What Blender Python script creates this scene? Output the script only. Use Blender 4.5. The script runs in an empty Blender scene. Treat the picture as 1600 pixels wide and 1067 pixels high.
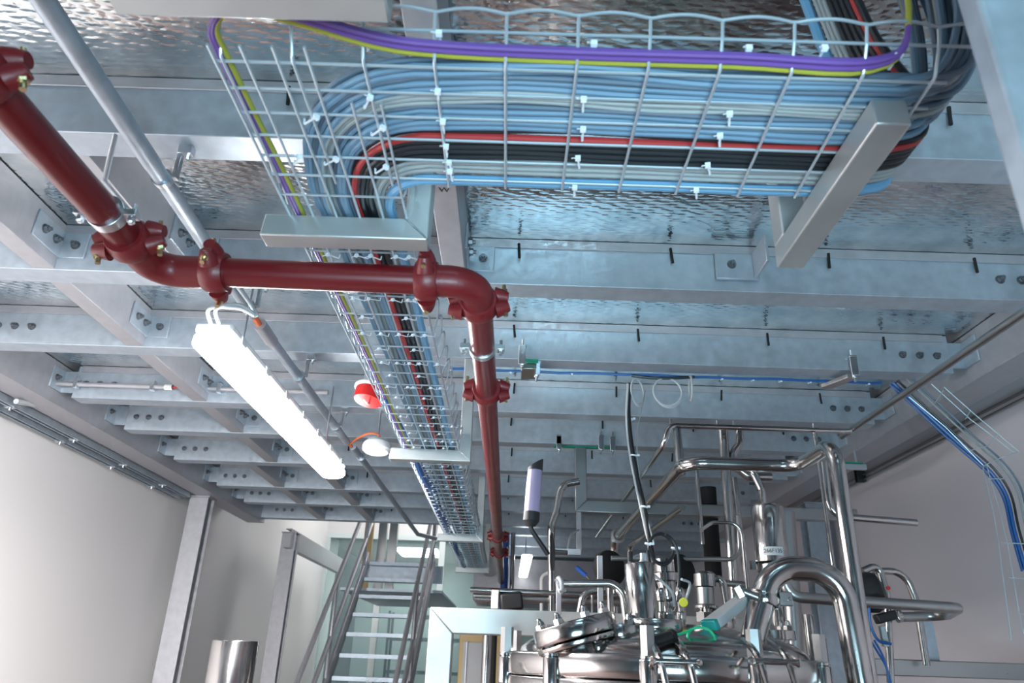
import bpy, bmesh, math, random
from mathutils import Vector, Matrix
random.seed(7)
PI = math.pi
V = Vector

# ------------------------------------------------------------------ camera
F = 1146.0
def _d(px, py): return V(((px-800)/F, (533.5-py)/F, -1.0))
_Y = _d(790, 1032).normalized()
_Z = _d(892, -2100); _Z -= _Y*_Z.dot(_Y); _Z.normalize()
_X = _Y.cross(_Z)
EYE = V((0, 0, 1.6))
cam_d = bpy.data.cameras.new('camera'); cam = bpy.data.objects.new('camera', cam_d)
bpy.context.scene.collection.objects.link(cam)
_R = Matrix((_X, _Y, _Z))            # rows: world axes in camera space -> camera-to-world rotation
cam.matrix_world = Matrix.Translation(EYE) @ _R.to_4x4()
cam_d.sensor_width = 36; cam_d.lens = F/1600*36; cam_d.clip_start = 0.05; cam_d.clip_end = 60
cam_d.dof.use_dof = True; cam_d.dof.focus_distance = 2.6; cam_d.dof.aperture_fstop = 5.6
S = bpy.context.scene
S.camera = cam
def ray(px, py):
    v = _d(px, py); return V((v.dot(_X), v.dot(_Y), v.dot(_Z)))
def onz(px, py, z): r = ray(px, py); return EYE + r*((z-EYE.z)/r.z)
def ony(px, py, y): r = ray(px, py); return EYE + r*(y/r.y)
def onx(px, py, x): r = ray(px, py); return EYE + r*(x/r.x)

# ------------------------------------------------------------------ world, lights, exposure
S.view_settings.view_transform = 'Standard'; S.view_settings.look = 'None'
S.view_settings.exposure = 0.27; S.view_settings.gamma = 1.0; S.view_settings.use_curve_mapping = False
w = bpy.data.worlds.new('world'); S.world = w; w.use_nodes = True
w.node_tree.nodes['Background'].inputs[0].default_value = (0.35, 0.62, 0.78, 1)
w.node_tree.nodes['Background'].inputs[1].default_value = 0.10
def area(name, loc, target, sx, sy, power, col, spread=3.14):
    l = bpy.data.lights.new(name, 'AREA'); l.shape = 'RECTANGLE'; l.size = sx; l.size_y = sy
    l.energy = power; l.color = col
    o = bpy.data.objects.new(name, l); S.collection.objects.link(o); o.location = loc
    o.rotation_euler = (V(target)-V(loc)).to_track_quat('-Z', 'Y').to_euler()
    l.spread = spread
    return o
area('cool_beam_fill', (0.35, -1.3, 0.9), (0.75, 2.5, 2.95), 1.6, 1.0, 36, (0.54, 0.85, 1.0), 1.7)  # unseen cool fill added behind the camera to light the beam webs
area('hall_ceiling_light', (-0.9, 10.2, 4.7), (-0.9, 10.2, 0), 2.0, 1.5, 60, (1.0, 0.97, 0.94))
area('hall_ceiling_light_right', (1.0, 10.0, 4.7), (1.0, 10.0, 0), 2.0, 1.5, 25, (1.0, 0.97, 0.94))
_pa, _pb = onz(621, 870, 3.3), onz(683, 858, 3.3)
area('back_room_light', ((_pa.x+_pb.x)/2, (_pa.y+_pb.y)/2, 3.285), ((_pa.x+_pb.x)/2, (_pa.y+_pb.y)/2+.001, 0), 0.6, 0.8, 36, (0.92, 1.0, 0.98))
area('left_wall_fill', (-1.2, -0.6, 2.0), (-2.8, 2.3, 0.7), 0.25, 1.6, 140, (1.0, 0.96, 0.95), 1.5)  # added out-of-view fill, aimed to brighten the left wall

# ------------------------------------------------------------------ materials
def mat(name, col, metal=0.0, rough=0.5, bump=None, vary=None, coat=0.0, emis=None, spec=None):
    m = bpy.data.materials.new(name); m.use_nodes = True
    nt = m.node_tree; b = nt.nodes['Principled BSDF']
    b.inputs['Base Color'].default_value = (*col, 1); b.inputs['Metallic'].default_value = metal
    b.inputs['Roughness'].default_value = rough
    if coat: b.inputs['Coat Weight'].default_value = coat; b.inputs['Coat Roughness'].default_value = 0.08
    if emis: b.inputs['Emission Color'].default_value = (*emis[0], 1); b.inputs['Emission Strength'].default_value = emis[1]
    tc = nt.nodes.new('ShaderNodeTexCoord')
    if vary:   # (scale, colour factor, roughness span)
        n = nt.nodes.new('ShaderNodeTexNoise'); n.inputs['Scale'].default_value = vary[0]; n.inputs['Detail'].default_value = 6
        nt.links.new(tc.outputs['Object'], n.inputs['Vector'])
        r = nt.nodes.new('ShaderNodeMapRange'); r.inputs[1].default_value = 0.3; r.inputs[2].default_value = 0.7
        r.inputs[3].default_value = 1-vary[1]; r.inputs[4].default_value = 1.0
        nt.links.new(n.outputs['Fac'], r.inputs[0])
        mx = nt.nodes.new('ShaderNodeMix'); mx.data_type = 'RGBA'; mx.blend_type = 'MULTIPLY'; mx.inputs[0].default_value = 1
        mx.inputs[6].default_value = (*col, 1); nt.links.new(r.outputs[0], mx.inputs[7])
        nt.links.new(mx.outputs[2], b.inputs['Base Color'])
        r2 = nt.nodes.new('ShaderNodeMapRange'); r2.inputs[1].default_value = 0.3; r2.inputs[2].default_value = 0.7
        r2.inputs[3].default_value = rough-vary[2]; r2.inputs[4].default_value = rough+vary[2]
        nt.links.new(n.outputs['Fac'], r2.inputs[0]); nt.links.new(r2.outputs[0], b.inputs['Roughness'])
    if bump:   # (scale, strength)
        n = nt.nodes.new('ShaderNodeTexNoise'); n.inputs['Scale'].default_value = bump[0]; n.inputs['Detail'].default_value = 3
        nt.links.new(tc.outputs['Object'], n.inputs['Vector'])
        bp = nt.nodes.new('ShaderNodeBump'); bp.inputs['Strength'].default_value = bump[1]; bp.inputs['Distance'].default_value = 0.002
        nt.links.new(n.outputs['Fac'], bp.inputs['Height']); nt.links.new(bp.outputs['Normal'], b.inputs['Normal'])
    return m
def brushed(name, col, rough, stretch, strength=0.12):
    m = mat(name, col, 1.0, rough); nt = m.node_tree; b = nt.nodes['Principled BSDF']
    tc = nt.nodes.new('ShaderNodeTexCoord'); mp = nt.nodes.new('ShaderNodeMapping'); mp.inputs['Scale'].default_value = stretch
    n = nt.nodes.new('ShaderNodeTexNoise'); n.inputs['Scale'].default_value = 40; n.inputs['Detail'].default_value = 4
    nt.links.new(tc.outputs['Object'], mp.inputs[0]); nt.links.new(mp.outputs[0], n.inputs['Vector'])
    r2 = nt.nodes.new('ShaderNodeMapRange'); r2.inputs[3].default_value = rough-strength; r2.inputs[4].default_value = rough+strength
    nt.links.new(n.outputs['Fac'], r2.inputs[0]); nt.links.new(r2.outputs[0], b.inputs['Roughness'])
    return m
M = {}
M['galv'] = mat('galvanised_steel', (0.47, 0.54, 0.61), 0.6, 0.46, bump=(150, 0.06), vary=(22, 0.20, 0.07))
M['galv_pale'] = mat('galvanised_steel_pale', (0.46, 0.465, 0.50), 0.55, 0.47, bump=(60, 0.08), vary=(20, 0.16, 0.08))
M['zinc'] = mat('zinc_plated', (0.70, 0.74, 0.78), 1.0, 0.28)
M['steel'] = mat('stainless_polished', (0.52, 0.50, 0.49), 1.0, 0.17, vary=(9, 0.05, 0.05))
M['steel_dull'] = brushed('stainless_brushed', (0.42, 0.42, 0.42), 0.33, (1, 1, 8))
M['tube'] = mat('stainless_square_tube', (0.58, 0.61, 0.61), 0.72, 0.40, vary=(7, 0.12, 0.08), bump=(120, 0.03))
M['wire'] = mat('tray_wire_zinc', (0.55, 0.64, 0.70), 0.65, 0.33)
M['red'] = mat('red_pipe_paint', (0.135, 0.005, 0.008), 0.0, 0.34, coat=0.15, vary=(6, 0.12, 0.05))
M['redcast'] = mat('red_cast_coupling', (0.155, 0.008, 0.011), 0.0, 0.45, bump=(90, 0.3), coat=0.08)
M['brass'] = mat('yellow_passivated_bolt', (0.55, 0.47, 0.28), 1.0, 0.3)
M['bolt'] = mat('dark_galvanised_bolt', (0.20, 0.21, 0.23), 0.9, 0.42)
M['black'] = mat('black_plastic', (0.012, 0.012, 0.014), 0.0, 0.45)
M['rubber'] = mat('black_rubber', (0.006, 0.006, 0.007), 0.0, 0.8)
M['c_blue'] = mat('cable_blue_grey', (0.14, 0.24, 0.34), 0.0, 0.42)
M['c_blue2'] = mat('cable_slate_grey', (0.10, 0.15, 0.21), 0.0, 0.42)
M['c_light'] = mat('cable_light_grey', (0.29, 0.32, 0.33), 0.0, 0.5, bump=(400, 0.3))
M['c_thick'] = mat('cable_sky_blue', (0.14, 0.32, 0.50), 0.0, 0.4)
M['c_black'] = mat('cable_black', (0.012, 0.014, 0.018), 0.0, 0.4)
M['c_red'] = mat('cable_red', (0.38, 0.03, 0.03), 0.0, 0.45)
M['c_purple'] = mat('cable_purple', (0.14, 0.065, 0.29), 0.0, 0.42)
M['c_yellow'] = mat('cable_yellow_green', (0.34, 0.34, 0.04), 0.0, 0.45)
M['c_royal'] = mat('cable_royal_blue', (0.005, 0.085, 0.30), 0.0, 0.4)
M['c_orange'] = mat('cable_orange', (0.75, 0.17, 0.05), 0.0, 0.5)
M['c_white'] = mat('cable_white', (0.46, 0.48, 0.50), 0.0, 0.45)
M['c_green'] = mat('cable_green', (0.0, 0.45, 0.20), 0.0, 0.4)
M['tie'] = mat('white_nylon', (0.75, 0.82, 0.88), 0.0, 0.4)
M['white'] = mat('white_plastic', (0.82, 0.82, 0.82), 0.0, 0.4)
M['grey_pl'] = mat('grey_plastic', (0.42, 0.45, 0.47), 0.0, 0.4)
M['red_pl'] = mat('red_plastic', (0.50, 0.012, 0.012), 0.0, 0.35)
M['green_pad'] = mat('green_gasket', (0.0, 0.28, 0.17), 0.0, 0.6)
M['teal'] = mat('teal_plastic', (0.0, 0.25, 0.24), 0.0, 0.4)
M['yellow'] = mat('yellow_tag', (0.72, 0.66, 0.03), 0.0, 0.5)
M['lilac'] = mat('lilac_glass_sleeve', (0.36, 0.30, 0.45), 0.3, 0.3)
M['led'] = mat('led_diffuser', (1, 1, 1), 0.0, 0.4, emis=((1.0, 0.98, 0.97), 48))
M['panel'] = mat('ceiling_light_panel', (1, 1, 1), 0.0, 0.4, emis=((1.0, 1.0, 1.0), 6))
M['wall_w'] = mat('painted_wall', (0.80, 0.79, 0.79), 0.0, 0.55, bump=(8, 0.05))
M['wall_teal'] = mat('pale_teal_wall', (0.42, 0.50, 0.50), 0.0, 0.6)
M['wall_g'] = mat('painted_wall_grey', (0.68, 0.65, 0.69), 0.0, 0.55, bump=(8, 0.05))
M['floor'] = mat('floor_screed', (0.17, 0.125, 0.12), 0.0, 0.35, vary=(2, 0.1, 0.08))
M['ochre'] = mat('ochre_frame', (0.50, 0.36, 0.16), 0.0, 0.5)
M['panel_grey'] = mat('grey_cabinet_panel', (0.42, 0.43, 0.44), 0.0, 0.5)
M['blue_paint'] = mat('blue_paint', (0.02, 0.09, 0.36), 0.0, 0.4)
M['mullion'] = mat('white_mullion', (0.72, 0.80, 0.80), 0.0, 0.4)
M['shelf'] = mat('blue_grey_shelving', (0.10, 0.18, 0.25), 0.3, 0.5)
M['ink'] = mat('black_ink', (0.01, 0.01, 0.01), 0.0, 0.7)
M['paper'] = mat('white_label', (0.75, 0.82, 0.86), 0.0, 0.5)
# teal glass
g = mat('teal_glass', (0.80, 0.93, 0.92), 0.0, 0.05); gb = g.node_tree.nodes['Principled BSDF']
gb.inputs['Transmission Weight'].default_value = 0.85; gb.inputs['IOR'].default_value = 1.1; M['glass'] = g
# reflective tear plate (underside of the chequered floor)
m = bpy.data.materials.new('chequer_plate'); m.use_nodes = True; nt = m.node_tree; b = nt.nodes['Principled BSDF']
b.inputs['Metallic'].default_value = 1.0
tc = nt.nodes.new('ShaderNodeTexCoord')
n1 = nt.nodes.new('ShaderNodeTexNoise'); n1.inputs['Scale'].default_value = 9; n1.inputs['Detail'].default_value = 5
nt.links.new(tc.outputs['Object'], n1.inputs['Vector'])
cr = nt.nodes.new('ShaderNodeValToRGB'); cr.color_ramp.elements[0].position = 0.35; cr.color_ramp.elements[1].position = 0.72
cr.color_ramp.elements[0].color = (0.48, 0.52, 0.53, 1); cr.color_ramp.elements[1].color = (0.74, 0.75, 0.74, 1)
nt.links.new(n1.outputs['Fac'], cr.inputs[0]); nt.links.new(cr.outputs[0], b.inputs['Base Color'])
mr = nt.nodes.new('ShaderNodeMapRange'); mr.inputs[1].default_value = 0.3; mr.inputs[2].default_value = 0.7; mr.inputs[3].default_value = 0.10; mr.inputs[4].default_value = 0.24
nt.links.new(n1.outputs['Fac'], mr.inputs[0]); nt.links.new(mr.outputs[0], b.inputs['Roughness'])
# tear pattern: two crossed families of short bars
hs = []
for ang, off in ((0.785, 0.0), (-0.785, 0.5)):
    mp = nt.nodes.new('ShaderNodeMapping'); mp.inputs['Rotation'].default_value = (0, 0, ang); mp.inputs['Scale'].default_value = (20, 42, 1)
    mp.inputs['Location'].default_value = (off, off, 0)
    vo = nt.nodes.new('ShaderNodeTexVoronoi'); vo.inputs['Randomness'].default_value = 0.25; vo.inputs['Scale'].default_value = 1
    nt.links.new(tc.outputs['Object'], mp.inputs[0]); nt.links.new(mp.outputs[0], vo.inputs['Vector'])
    r = nt.nodes.new('ShaderNodeMapRange'); r.inputs[1].default_value = 0.12; r.inputs[2].default_value = 0.4; r.inputs[3].default_value = 1; r.inputs[4].default_value = 0
    nt.links.new(vo.outputs['Distance'], r.inputs[0]); hs.append(r)
ad = nt.nodes.new('ShaderNodeMath'); ad.operation = 'ADD'; nt.links.new(hs[0].outputs[0], ad.inputs[0]); nt.links.new(hs[1].outputs[0], ad.inputs[1])
bp = nt.nodes.new('ShaderNodeBump'); bp.inputs['Strength'].default_value = 0.32; bp.inputs['Distance'].default_value = 0.003
nt.links.new(ad.outputs[0], bp.inputs['Height']); nt.links.new(bp.outputs['Normal'], b.inputs['Normal'])
M['plate'] = m

# ------------------------------------------------------------------ mesh helpers
class MB:
    def __init__(s): s.v = []; s.f = []
    def add(s, vs, fs):
        o = len(s.v); s.v += [V(p) for p in vs]; s.f += [tuple(i+o for i in f) for f in fs]; return s
    def box(s, x0, x1, y0, y1, z0, z1):
        vs = [(x, y, z) for z in (z0, z1) for y in (y0, y1) for x in (x0, x1)]
        return s.add(vs, [(0, 2, 3, 1), (4, 5, 7, 6), (0, 1, 5, 4), (2, 6, 7, 3), (0, 4, 6, 2), (1, 3, 7, 5)])
    def bar(s, a, b, w, h, up=(0, 0, 1)):      # rectangular bar a->b, w across, h along up
        a, b = V(a), V(b); d = (b-a).normalized(); u = V(up); u = (u-d*u.dot(d))
        if u.length < 1e-5: u = V((0, 1, 0)); u = u-d*u.dot(d)
        u.normalize(); r = d.cross(u)
        vs = [p+r*(sx*w/2)+u*(sz*h/2) for p in (a, b) for sz in (-1, 1) for sx in (-1, 1)]
        return s.add(vs, [(0, 2, 3, 1), (4, 5, 7, 6), (0, 1, 5, 4), (2, 6, 7, 3), (0, 4, 6, 2), (1, 3, 7, 5)])
    def tube(s, pts, r, seg=12, cap=True, squash=1.0):
        pts = [V(p) for p in pts]; n = len(pts); rs = r if isinstance(r, (list, tuple)) else [r]*n
        T = []
        for i in range(n):
            t = pts[min(i+1, n-1)]-pts[max(i-1, 0)]
            T.append(t.normalized() if t.length > 1e-9 else V((0, 0, 1)))
        u = T[0].orthogonal().normalized(); rings = []
        for i in range(n):
            u = (u-T[i]*u.dot(T[i]));
            u = u.normalized() if u.length > 1e-6 else T[i].orthogonal().normalized()
            w_ = T[i].cross(u)
            rings.append([pts[i]+(u*math.cos(2*PI*k/seg)+w_*math.sin(2*PI*k/seg)*squash)*rs[i] for k in range(seg)])
        vs = [p for q in rings for p in q]; fs = []
        for i in range(n-1):
            for k in range(seg):
                k2 = (k+1) % seg; fs.append((i*seg+k, i*seg+k2, (i+1)*seg+k2, (i+1)*seg+k))
        if cap: fs.append(tuple(range(seg))[::-1]); fs.append(tuple((n-1)*seg+k for k in range(seg)))
        return s.add(vs, fs)
    def cyl(s, a, b, r, seg=20, r2=None): return s.tube([a, b], [r, r if r2 is None else r2], seg)
    def lathe(s, prof, c, axis=(0, 0, 1), seg=32):   # prof: (radius, height) list
        ax = V(axis).normalized(); u = ax.orthogonal().normalized(); w_ = ax.cross(u); c = V(c)
        vs = []; n = len(prof)
        for (r, h) in prof: vs += [c+ax*h+(u*math.cos(2*PI*k/seg)+w_*math.sin(2*PI*k/seg))*max(r, 1e-5) for k in range(seg)]
        fs = [(i*seg+k, i*seg+(k+1) % seg, (i+1)*seg+(k+1) % seg, (i+1)*seg+k) for i in range(n-1) for k in range(seg)]
        fs.append(tuple(range(seg))[::-1]); fs.append(tuple((n-1)*seg+k for k in range(seg)))
        return s.add(vs, fs)
    def torus(s, c, axis, R, r, seg=28, rs=8, a0=0, a1=2*PI):
        ax = V(axis).normalized(); u = ax.orthogonal().normalized(); w_ = ax.cross(u); c = V(c)
        full = abs(a1-a0-2*PI) < 1e-6
        pts = [c+(u*math.cos(a0+(a1-a0)*k/seg)+w_*math.sin(a0+(a1-a0)*k/seg))*R for k in range(seg+1)]
        return s.tube(pts, r, rs, cap=not full)
    def prism(s, poly, a, b, u, w_):                  # 2D polygon (u,w) swept a->b
        a, b, u, w_ = V(a), V(b), V(u), V(w_); n = len(poly)
        vs = [p+u*x+w_*y for p in (a, b) for (x, y) in poly]
        fs = [(k, (k+1) % n, n+(k+1) % n, n+k) for k in range(n)]
        fs += [tuple(range(n))[::-1], tuple(range(n, 2*n))]
        return s.add(vs, fs)
    def mesh(s, name, org=V((0, 0, 0)), m_=None, smooth=True, ang=35):
        me = bpy.data.meshes.new(name); me.from_pydata([p-org for p in s.v], [], s.f)
        bm = bmesh.new(); bm.from_mesh(me); bmesh.ops.recalc_face_normals(bm, faces=bm.faces); bm.to_mesh(me); bm.free()
        if m_: me.materials.append(M[m_])
        if smooth:
            me.shade_smooth(); me.set_sharp_from_angle(angle=math.radians(ang))
        return me
    def build(s, name, m_, parent=None, bevel=0.0, smooth=True, ang=35, org=None):
        if parent is not None: o0 = WL[parent.name]
        elif org is not None: o0 = V(org)
        else:
            o0 = V((0, 0, 0))
            if s.v:
                lo = V([min(p[i] for p in s.v) for i in range(3)]); hi = V([max(p[i] for p in s.v) for i in range(3)]); o0 = (lo+hi)/2
        o = bpy.data.objects.new(name, s.mesh(name, o0, m_, smooth, ang)); S.collection.objects.link(o)
        if parent is not None: o.parent = parent
        else: o.location = o0
        WL[o.name] = V(o0)
        if bevel:
            md = o.modifiers.new('bevel', 'BEVEL'); md.width = bevel; md.segments = 2; md.limit_method = 'ANGLE'; md.angle_limit = 0.7
        return o
WL = {}
def thing(name, label, cat, loc, group=None):
    o = bpy.data.objects.new(name, None); o.empty_display_size = 0.05; S.collection.objects.link(o)
    o.location = V(loc); WL[o.name] = V(loc); return tag(o, label, cat, group, 'thing')
def tag(o, label, cat, group=None, kind=None):
    if label: o['label'] = label
    if cat: o['category'] = cat
    if group: o['group'] = group
    if kind: o['kind'] = kind
    elif cat: o['kind'] = 'thing'
    return o
def struct(name, mb, m_, parent=None):
    o = mb.build(name, m_, parent, smooth=False)
    if parent is None: o['kind'] = 'structure'
    return o
def inst(me, name, parent, pos, rot=None, scale=1.0):     # place shared mesh at world pos under a parent (or top level)
    o = bpy.data.objects.new(name, me); S.collection.objects.link(o)
    base = WL[parent.name] if parent is not None else V((0, 0, 0))
    if parent is not None: o.parent = parent
    o.location = V(pos)-base; WL[o.name] = V(pos)
    if rot is not None: o.rotation_mode = 'QUATERNION'; o.rotation_quaternion = rot
    if scale != 1.0: o.scale = (scale,)*3
    return o
def aim(d, axis='Z'): return V(d).to_track_quat(axis, 'Y' if axis != 'Y' else 'Z')
def fillet(pts, rad, seg=7):
    pts = [V(p) for p in pts]; rads = rad if isinstance(rad, (list, tuple)) else [rad]*len(pts); out = [pts[0]]
    for i in range(1, len(pts)-1):
        p = pts[i]; a = (pts[i-1]-p); b = (pts[i+1]-p); la, lb = a.length, b.length; a.normalize(); b.normalize()
        c = max(-1, min(1, a.dot(b))); th = math.acos(c)
        if th > 3.10: out.append(p); continue
        t = rads[i]/math.tan(th/2); t = min(t, la*0.48, lb*0.48); R = t*math.tan(th/2)
        m_ = (a+b).normalized(); cen = p+m_*(R/math.sin(th/2)); s0 = p+a*t-cen; s1 = p+b*t-cen
        tot = s0.angle(s1); n = max(2, int(seg*tot/1.57)+1)
        for k in range(n+1):
            q = s0.lerp(s1, k/n) if tot < 1e-3 else (s0*math.sin((1-k/n)*tot)+s1*math.sin(k/n*tot))/math.sin(tot)
            out.append(cen+q)
    out.append(pts[-1]); return out
def spline(pts, n=8):
    pts = [V(p) for p in pts]; P = [pts[0]*2-pts[1]]+pts+[pts[-1]*2-pts[-2]]; out = []
    for i in range(1, len(P)-2):
        for k in range(n):
            t = k/n; a, b, c, d = P[i-1], P[i], P[i+1], P[i+2]
            out.append(0.5*((2*b)+(c-a)*t+(2*a-5*b+4*c-d)*t*t+(3*b-a-3*c+d)*t*t*t))
    out.append(pts[-1]); return out

# ------------------------------------------------------------------ shared small meshes
_b = MB(); _b.prism([(0.0125*math.cos(PI/3*k), 0.0125*math.sin(PI/3*k)) for k in range(6)], (0, 0, 0.003), (0, 0, 0.014), (1, 0, 0), (0, 1, 0))
_b.cyl((0, 0, 0), (0, 0, 0.003), 0.0165, 18); _b.cyl((0, 0, 0.014), (0, 0, 0.024), 0.0068, 12)
BOLT = _b.mesh('bolt', m_='bolt')
_b = MB(); _b.prism([(0.0085*math.cos(PI/3*k), 0.0085*math.sin(PI/3*k)) for k in range(6)], (0, 0, 0.003), (0, 0, 0.014), (1, 0, 0), (0, 1, 0))
_b.cyl((0, 0, 0), (0, 0, 0.003), 0.0105, 16); _b.cyl((0, 0, -0.05), (0, 0, 0.026), 0.0050, 10)
CBOLT = _b.mesh('coupling_bolt', m_='brass')
_b = MB(); _b.tube(spline([(0, 0, -0.03), (0, 0.0005, 0.0), (0, 0, 0.028)], 4), 0.005, 8)
CLIP = _b.mesh('rubber_clip', m_='rubber')
_b = MB(); _b.lathe([(0.013, 0), (0.013, 0.016), (0.010, 0.021), (0.0095, 0.026), (0.006, 0.032), (0.001, 0.034)], (0, 0, 0), seg=14)
_b.prism([(0.016*math.cos(PI/3*k), 0.016*math.sin(PI/3*k)) for k in range(6)], (0, 0, 0.0), (0, 0, 0.014), (1, 0, 0), (0, 1, 0))
CAPNUT = _b.mesh('cap_nut', m_='steel')

# ------------------------------------------------------------------ setting
ZB, ZT = 2.80, 2.98
struct('floor', MB().box(-2.9, 2.55, -3.0, 12.4, -0.1, 0.0), 'floor')
struct('wall_left', MB().box(-2.9, -2.80, -3.0, 12.4, 0, 5.0), 'wall_w')
struct('wall_right', MB().box(2.42, 2.52, -3.0, 12.4, 0, 5.0), 'wall_g')
struct('ceiling', MB().box(-2.75, 2.4, 0.2, 7.40, ZT, ZT+0.012), 'plate')
struct('ceiling_hall', MB().box(-2.9, 2.55, 7.4, 11.5, 5.0, 5.1), 'wall_w')
struct('wall_back', MB().box(-2.9, 2.55, 11.5, 11.6, 3.32, 5.0), 'wall_w')
struct('floor_back_room', MB().box(-2.9, 2.55, 12.4, 15.0, -0.1, 0.0), 'floor')
struct('ceiling_back_room', MB().box(-2.9, 2.55, 11.6, 15.0, 3.32, 3.4), 'wall_teal')
struct('wall_back_room', MB().box(-2.9, 2.55, 15.0, 15.1, 0, 3.4), 'wall_teal')
win = tag(bpy.data.objects.new('window_1', None), None, None, None, 'structure'); S.collection.objects.link(win); WL['window_1'] = V((0, 0, 0))
struct('glass', MB().box(-2.8, 2.42, 11.53, 11.545, 0.05, 3.3), 'glass', win)
for xx in (-2.78, -1.93, -1.02, -0.1, 0.8, 1.6, 2.4): struct('mullion', MB().box(xx-0.045, xx+0.045, 11.50, 11.58, 0, 3.32), 'mullion', win)
struct('transom', MB().box(-2.8, 2.42, 11.495, 11.585, 3.24, 3.32), 'mullion', win)
struct('ceiling_far', MB().box(-0.55, 2.42, 7.55, 11.49, 3.02, 3.05), 'galv')

# ------------------------------------------------------------------ cross beams
FY = [0.84, 1.51, 2.26, 2.95, 3.69, 4.27, 4.99, 5.81, 6.47, 7.24]
NTH = ['closest one, mostly above the view', 'crossing above the wide bend of the cable tray', 'crossing just above the horizontal red pipe',
       'with the blue cable clipped along its lower flange', 'just past the one with the blue cable', 'holding the green padded clamps',
       'crossing behind the foot of the light tube', 'third before the stairs', 'last but one before the stairs', 'last one, above the stairs']
XL, XR = -2.34, 1.90
beams = []
def rot_face(d): return aim(d)
for k, y in enumerate(FY):
    t = thing('cross_beam', 'galvanised channel beam under the platform, '+NTH[k], 'beam', (0, y, ZB))
    xl = XL if k < 9 else -2.45; xr = XR if k < 9 else 2.1
    c = MB(); fl = 0.10 if k else 0.09
    c.prism([(0, 0), (fl, 0), (fl, 0.010), (0.010, 0.014), (0.010, 0.166), (fl, 0.168), (fl, 0.178), (0, 0.178)], (xl, y, ZB), (xr, y, ZB), (0, 1, 0), (0, 0, 1))
    c.build('channel', 'galv', t, bevel=0.0025)
    st = MB(); st.box(xl+0.02, xr-0.02, y-0.007, y, ZT-0.036, ZT-0.001); st.build('edge_strip', 'galv_pale', t, bevel=0.002)
    for side, xs in ((0, (-2.28, -2.205, -2.13)), (1, (1.69, 1.765, 1.84))):
        for x in xs: inst(BOLT, 'bolt', t, (x, y, 2.88), rot_face((0, -1, 0)))
    for x in ([-0.6, -0.01, 0.55, 1.10, 1.62] if k < 6 else [-1.15, -0.01, 0.55, 1.1]):
        inst(CLIP, 'rubber_clip', t, (x+random.uniform(-.015, .015), y-0.011, ZT-0.05), Matrix.Rotation(random.uniform(-.12, .12), 3, 'Y').to_quaternion())
    beams.append(t)

# ------------------------------------------------------------------ short joists between cross beams
def joist(x, ya, yb, label, flip=False, bolts=True):
    ya += 0.09
    t = thing('joist', label, 'beam', (x, (ya+yb)/2, ZB), None)
    s = -1 if not flip else 1
    c = MB(); c.prism([(0, 0), (s*0.075, 0), (s*0.075, 0.009), (s*0.008, 0.012), (s*0.008, 0.166), (s*0.075, 0.169), (s*0.075, 0.174), (0, 0.174)], (x, ya, ZB+0.003), (x, yb, ZB+0.003), (1, 0, 0), (0, 0, 1))
    c.build('channel', 'galv_pale', t, bevel=0.002)
    dx = 1 if not flip else -1
    for yy, sg in ((yb, -1), (ya, 1)):
        if sg == 1: continue
        a = MB(); a.box(*sorted((x, x+dx*0.095)), *sorted((yy, yy+sg*0.008)), 2.845, 2.945)
        a.box(*sorted((x, x+dx*0.008)), *sorted((yy, yy+sg*0.16)), 2.845, 2.945)
        a.build('angle_cleat', 'galv', t, bevel=0.002)
    if bolts:
        for yy, sg in ((yb, -1),):
            if sg == -1: inst(BOLT, 'bolt', t, (x+dx*0.055, yy+sg*0.008, 2.895), aim((0, sg, 0)))
            for q in (0.05, 0.115): inst(BOLT, 'bolt', t, (x+dx*0.008, yy+sg*q, 2.895), aim((dx, 0, 0)))
    return t
jn = [(0, 'beside the top of the grey conduit'), (1, 'left of the red pipe clamp'), (2, 'below the left coupling of the red pipe'), (3, 'left of the light tube end'),
      (4, 'hidden partly by the upper half of the light tube'), (5, 'beside the lower half of the light tube'), (6, 'left of the light tube foot, fourth bay from the stairs'), (7, 'third bay from the stairs, left row'), (8, 'last bay before the stairs, left row')]
for k, lb in jn:
    joist(-1.62 if k < 6 else -1.80, FY[k]+0.012, FY[k+1], 'short galvanised channel joist '+lb)
joist(-1.16, FY[1]+0.012, FY[2], 'short galvanised joist behind the grey conduit near the red pipe clamp')
for k, lb in ((6, 'right of the light tube foot, third bay from the far end'), (7, 'right row, second bay from the far end'), (8, 'right row, last bay above the stairs')):
    joist(-1.32, FY[k]+0.012, FY[k+1], 'short galvanised joist '+lb)
joist(-0.18, FY[0]+0.012, FY[1], 'pale galvanised joist behind the top end of the cable tray')
MARKJ = joist(-0.18, FY[1]+0.012, FY[2], 'pale galvanised joist beside the mitred tray bracket above the red pipe')

# ------------------------------------------------------------------ edge beams with cleats
def edge(x, sgn, label):
    t = thing('edge_beam', label, 'beam', (x, 3.8, ZB-0.03))
    c = MB(); s = sgn
    c.prism([(0, 0), (s*0.17, 0), (s*0.17, 0.014), (s*0.012, 0.016), (s*0.012, 0.20), (s*0.17, 0.204), (s*0.17, 0.213), (0, 0.213)], (x, 0.3, ZB-0.035), (x, 7.36, ZB-0.035), (1, 0, 0), (0, 0, 1))
    c.build('channel', 'galv_pale', t, bevel=0.003)
    for y in FY[:-1]:
        a = MB(); a.box(*sorted((x-s*0.008, x)), y-0.09, y+0.019, 2.83, 2.95); a.box(*sorted((x, x-s*0.12)), y+0.011, y+0.019, 2.83, 2.95)
        a.build('angle_cleat', 'galv', t, bevel=0.002)
    for y in FY[:-1]: inst(BOLT, 'bolt', t, (x-s*0.008, y-0.05, 2.895), aim((-s, 0, 0)))
    return t
edge(-2.42, -1, 'long pale galvanised channel edging the platform along the left wall')
edge(1.97, 1, 'long galvanised channel edging the platform along the right wall')

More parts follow.
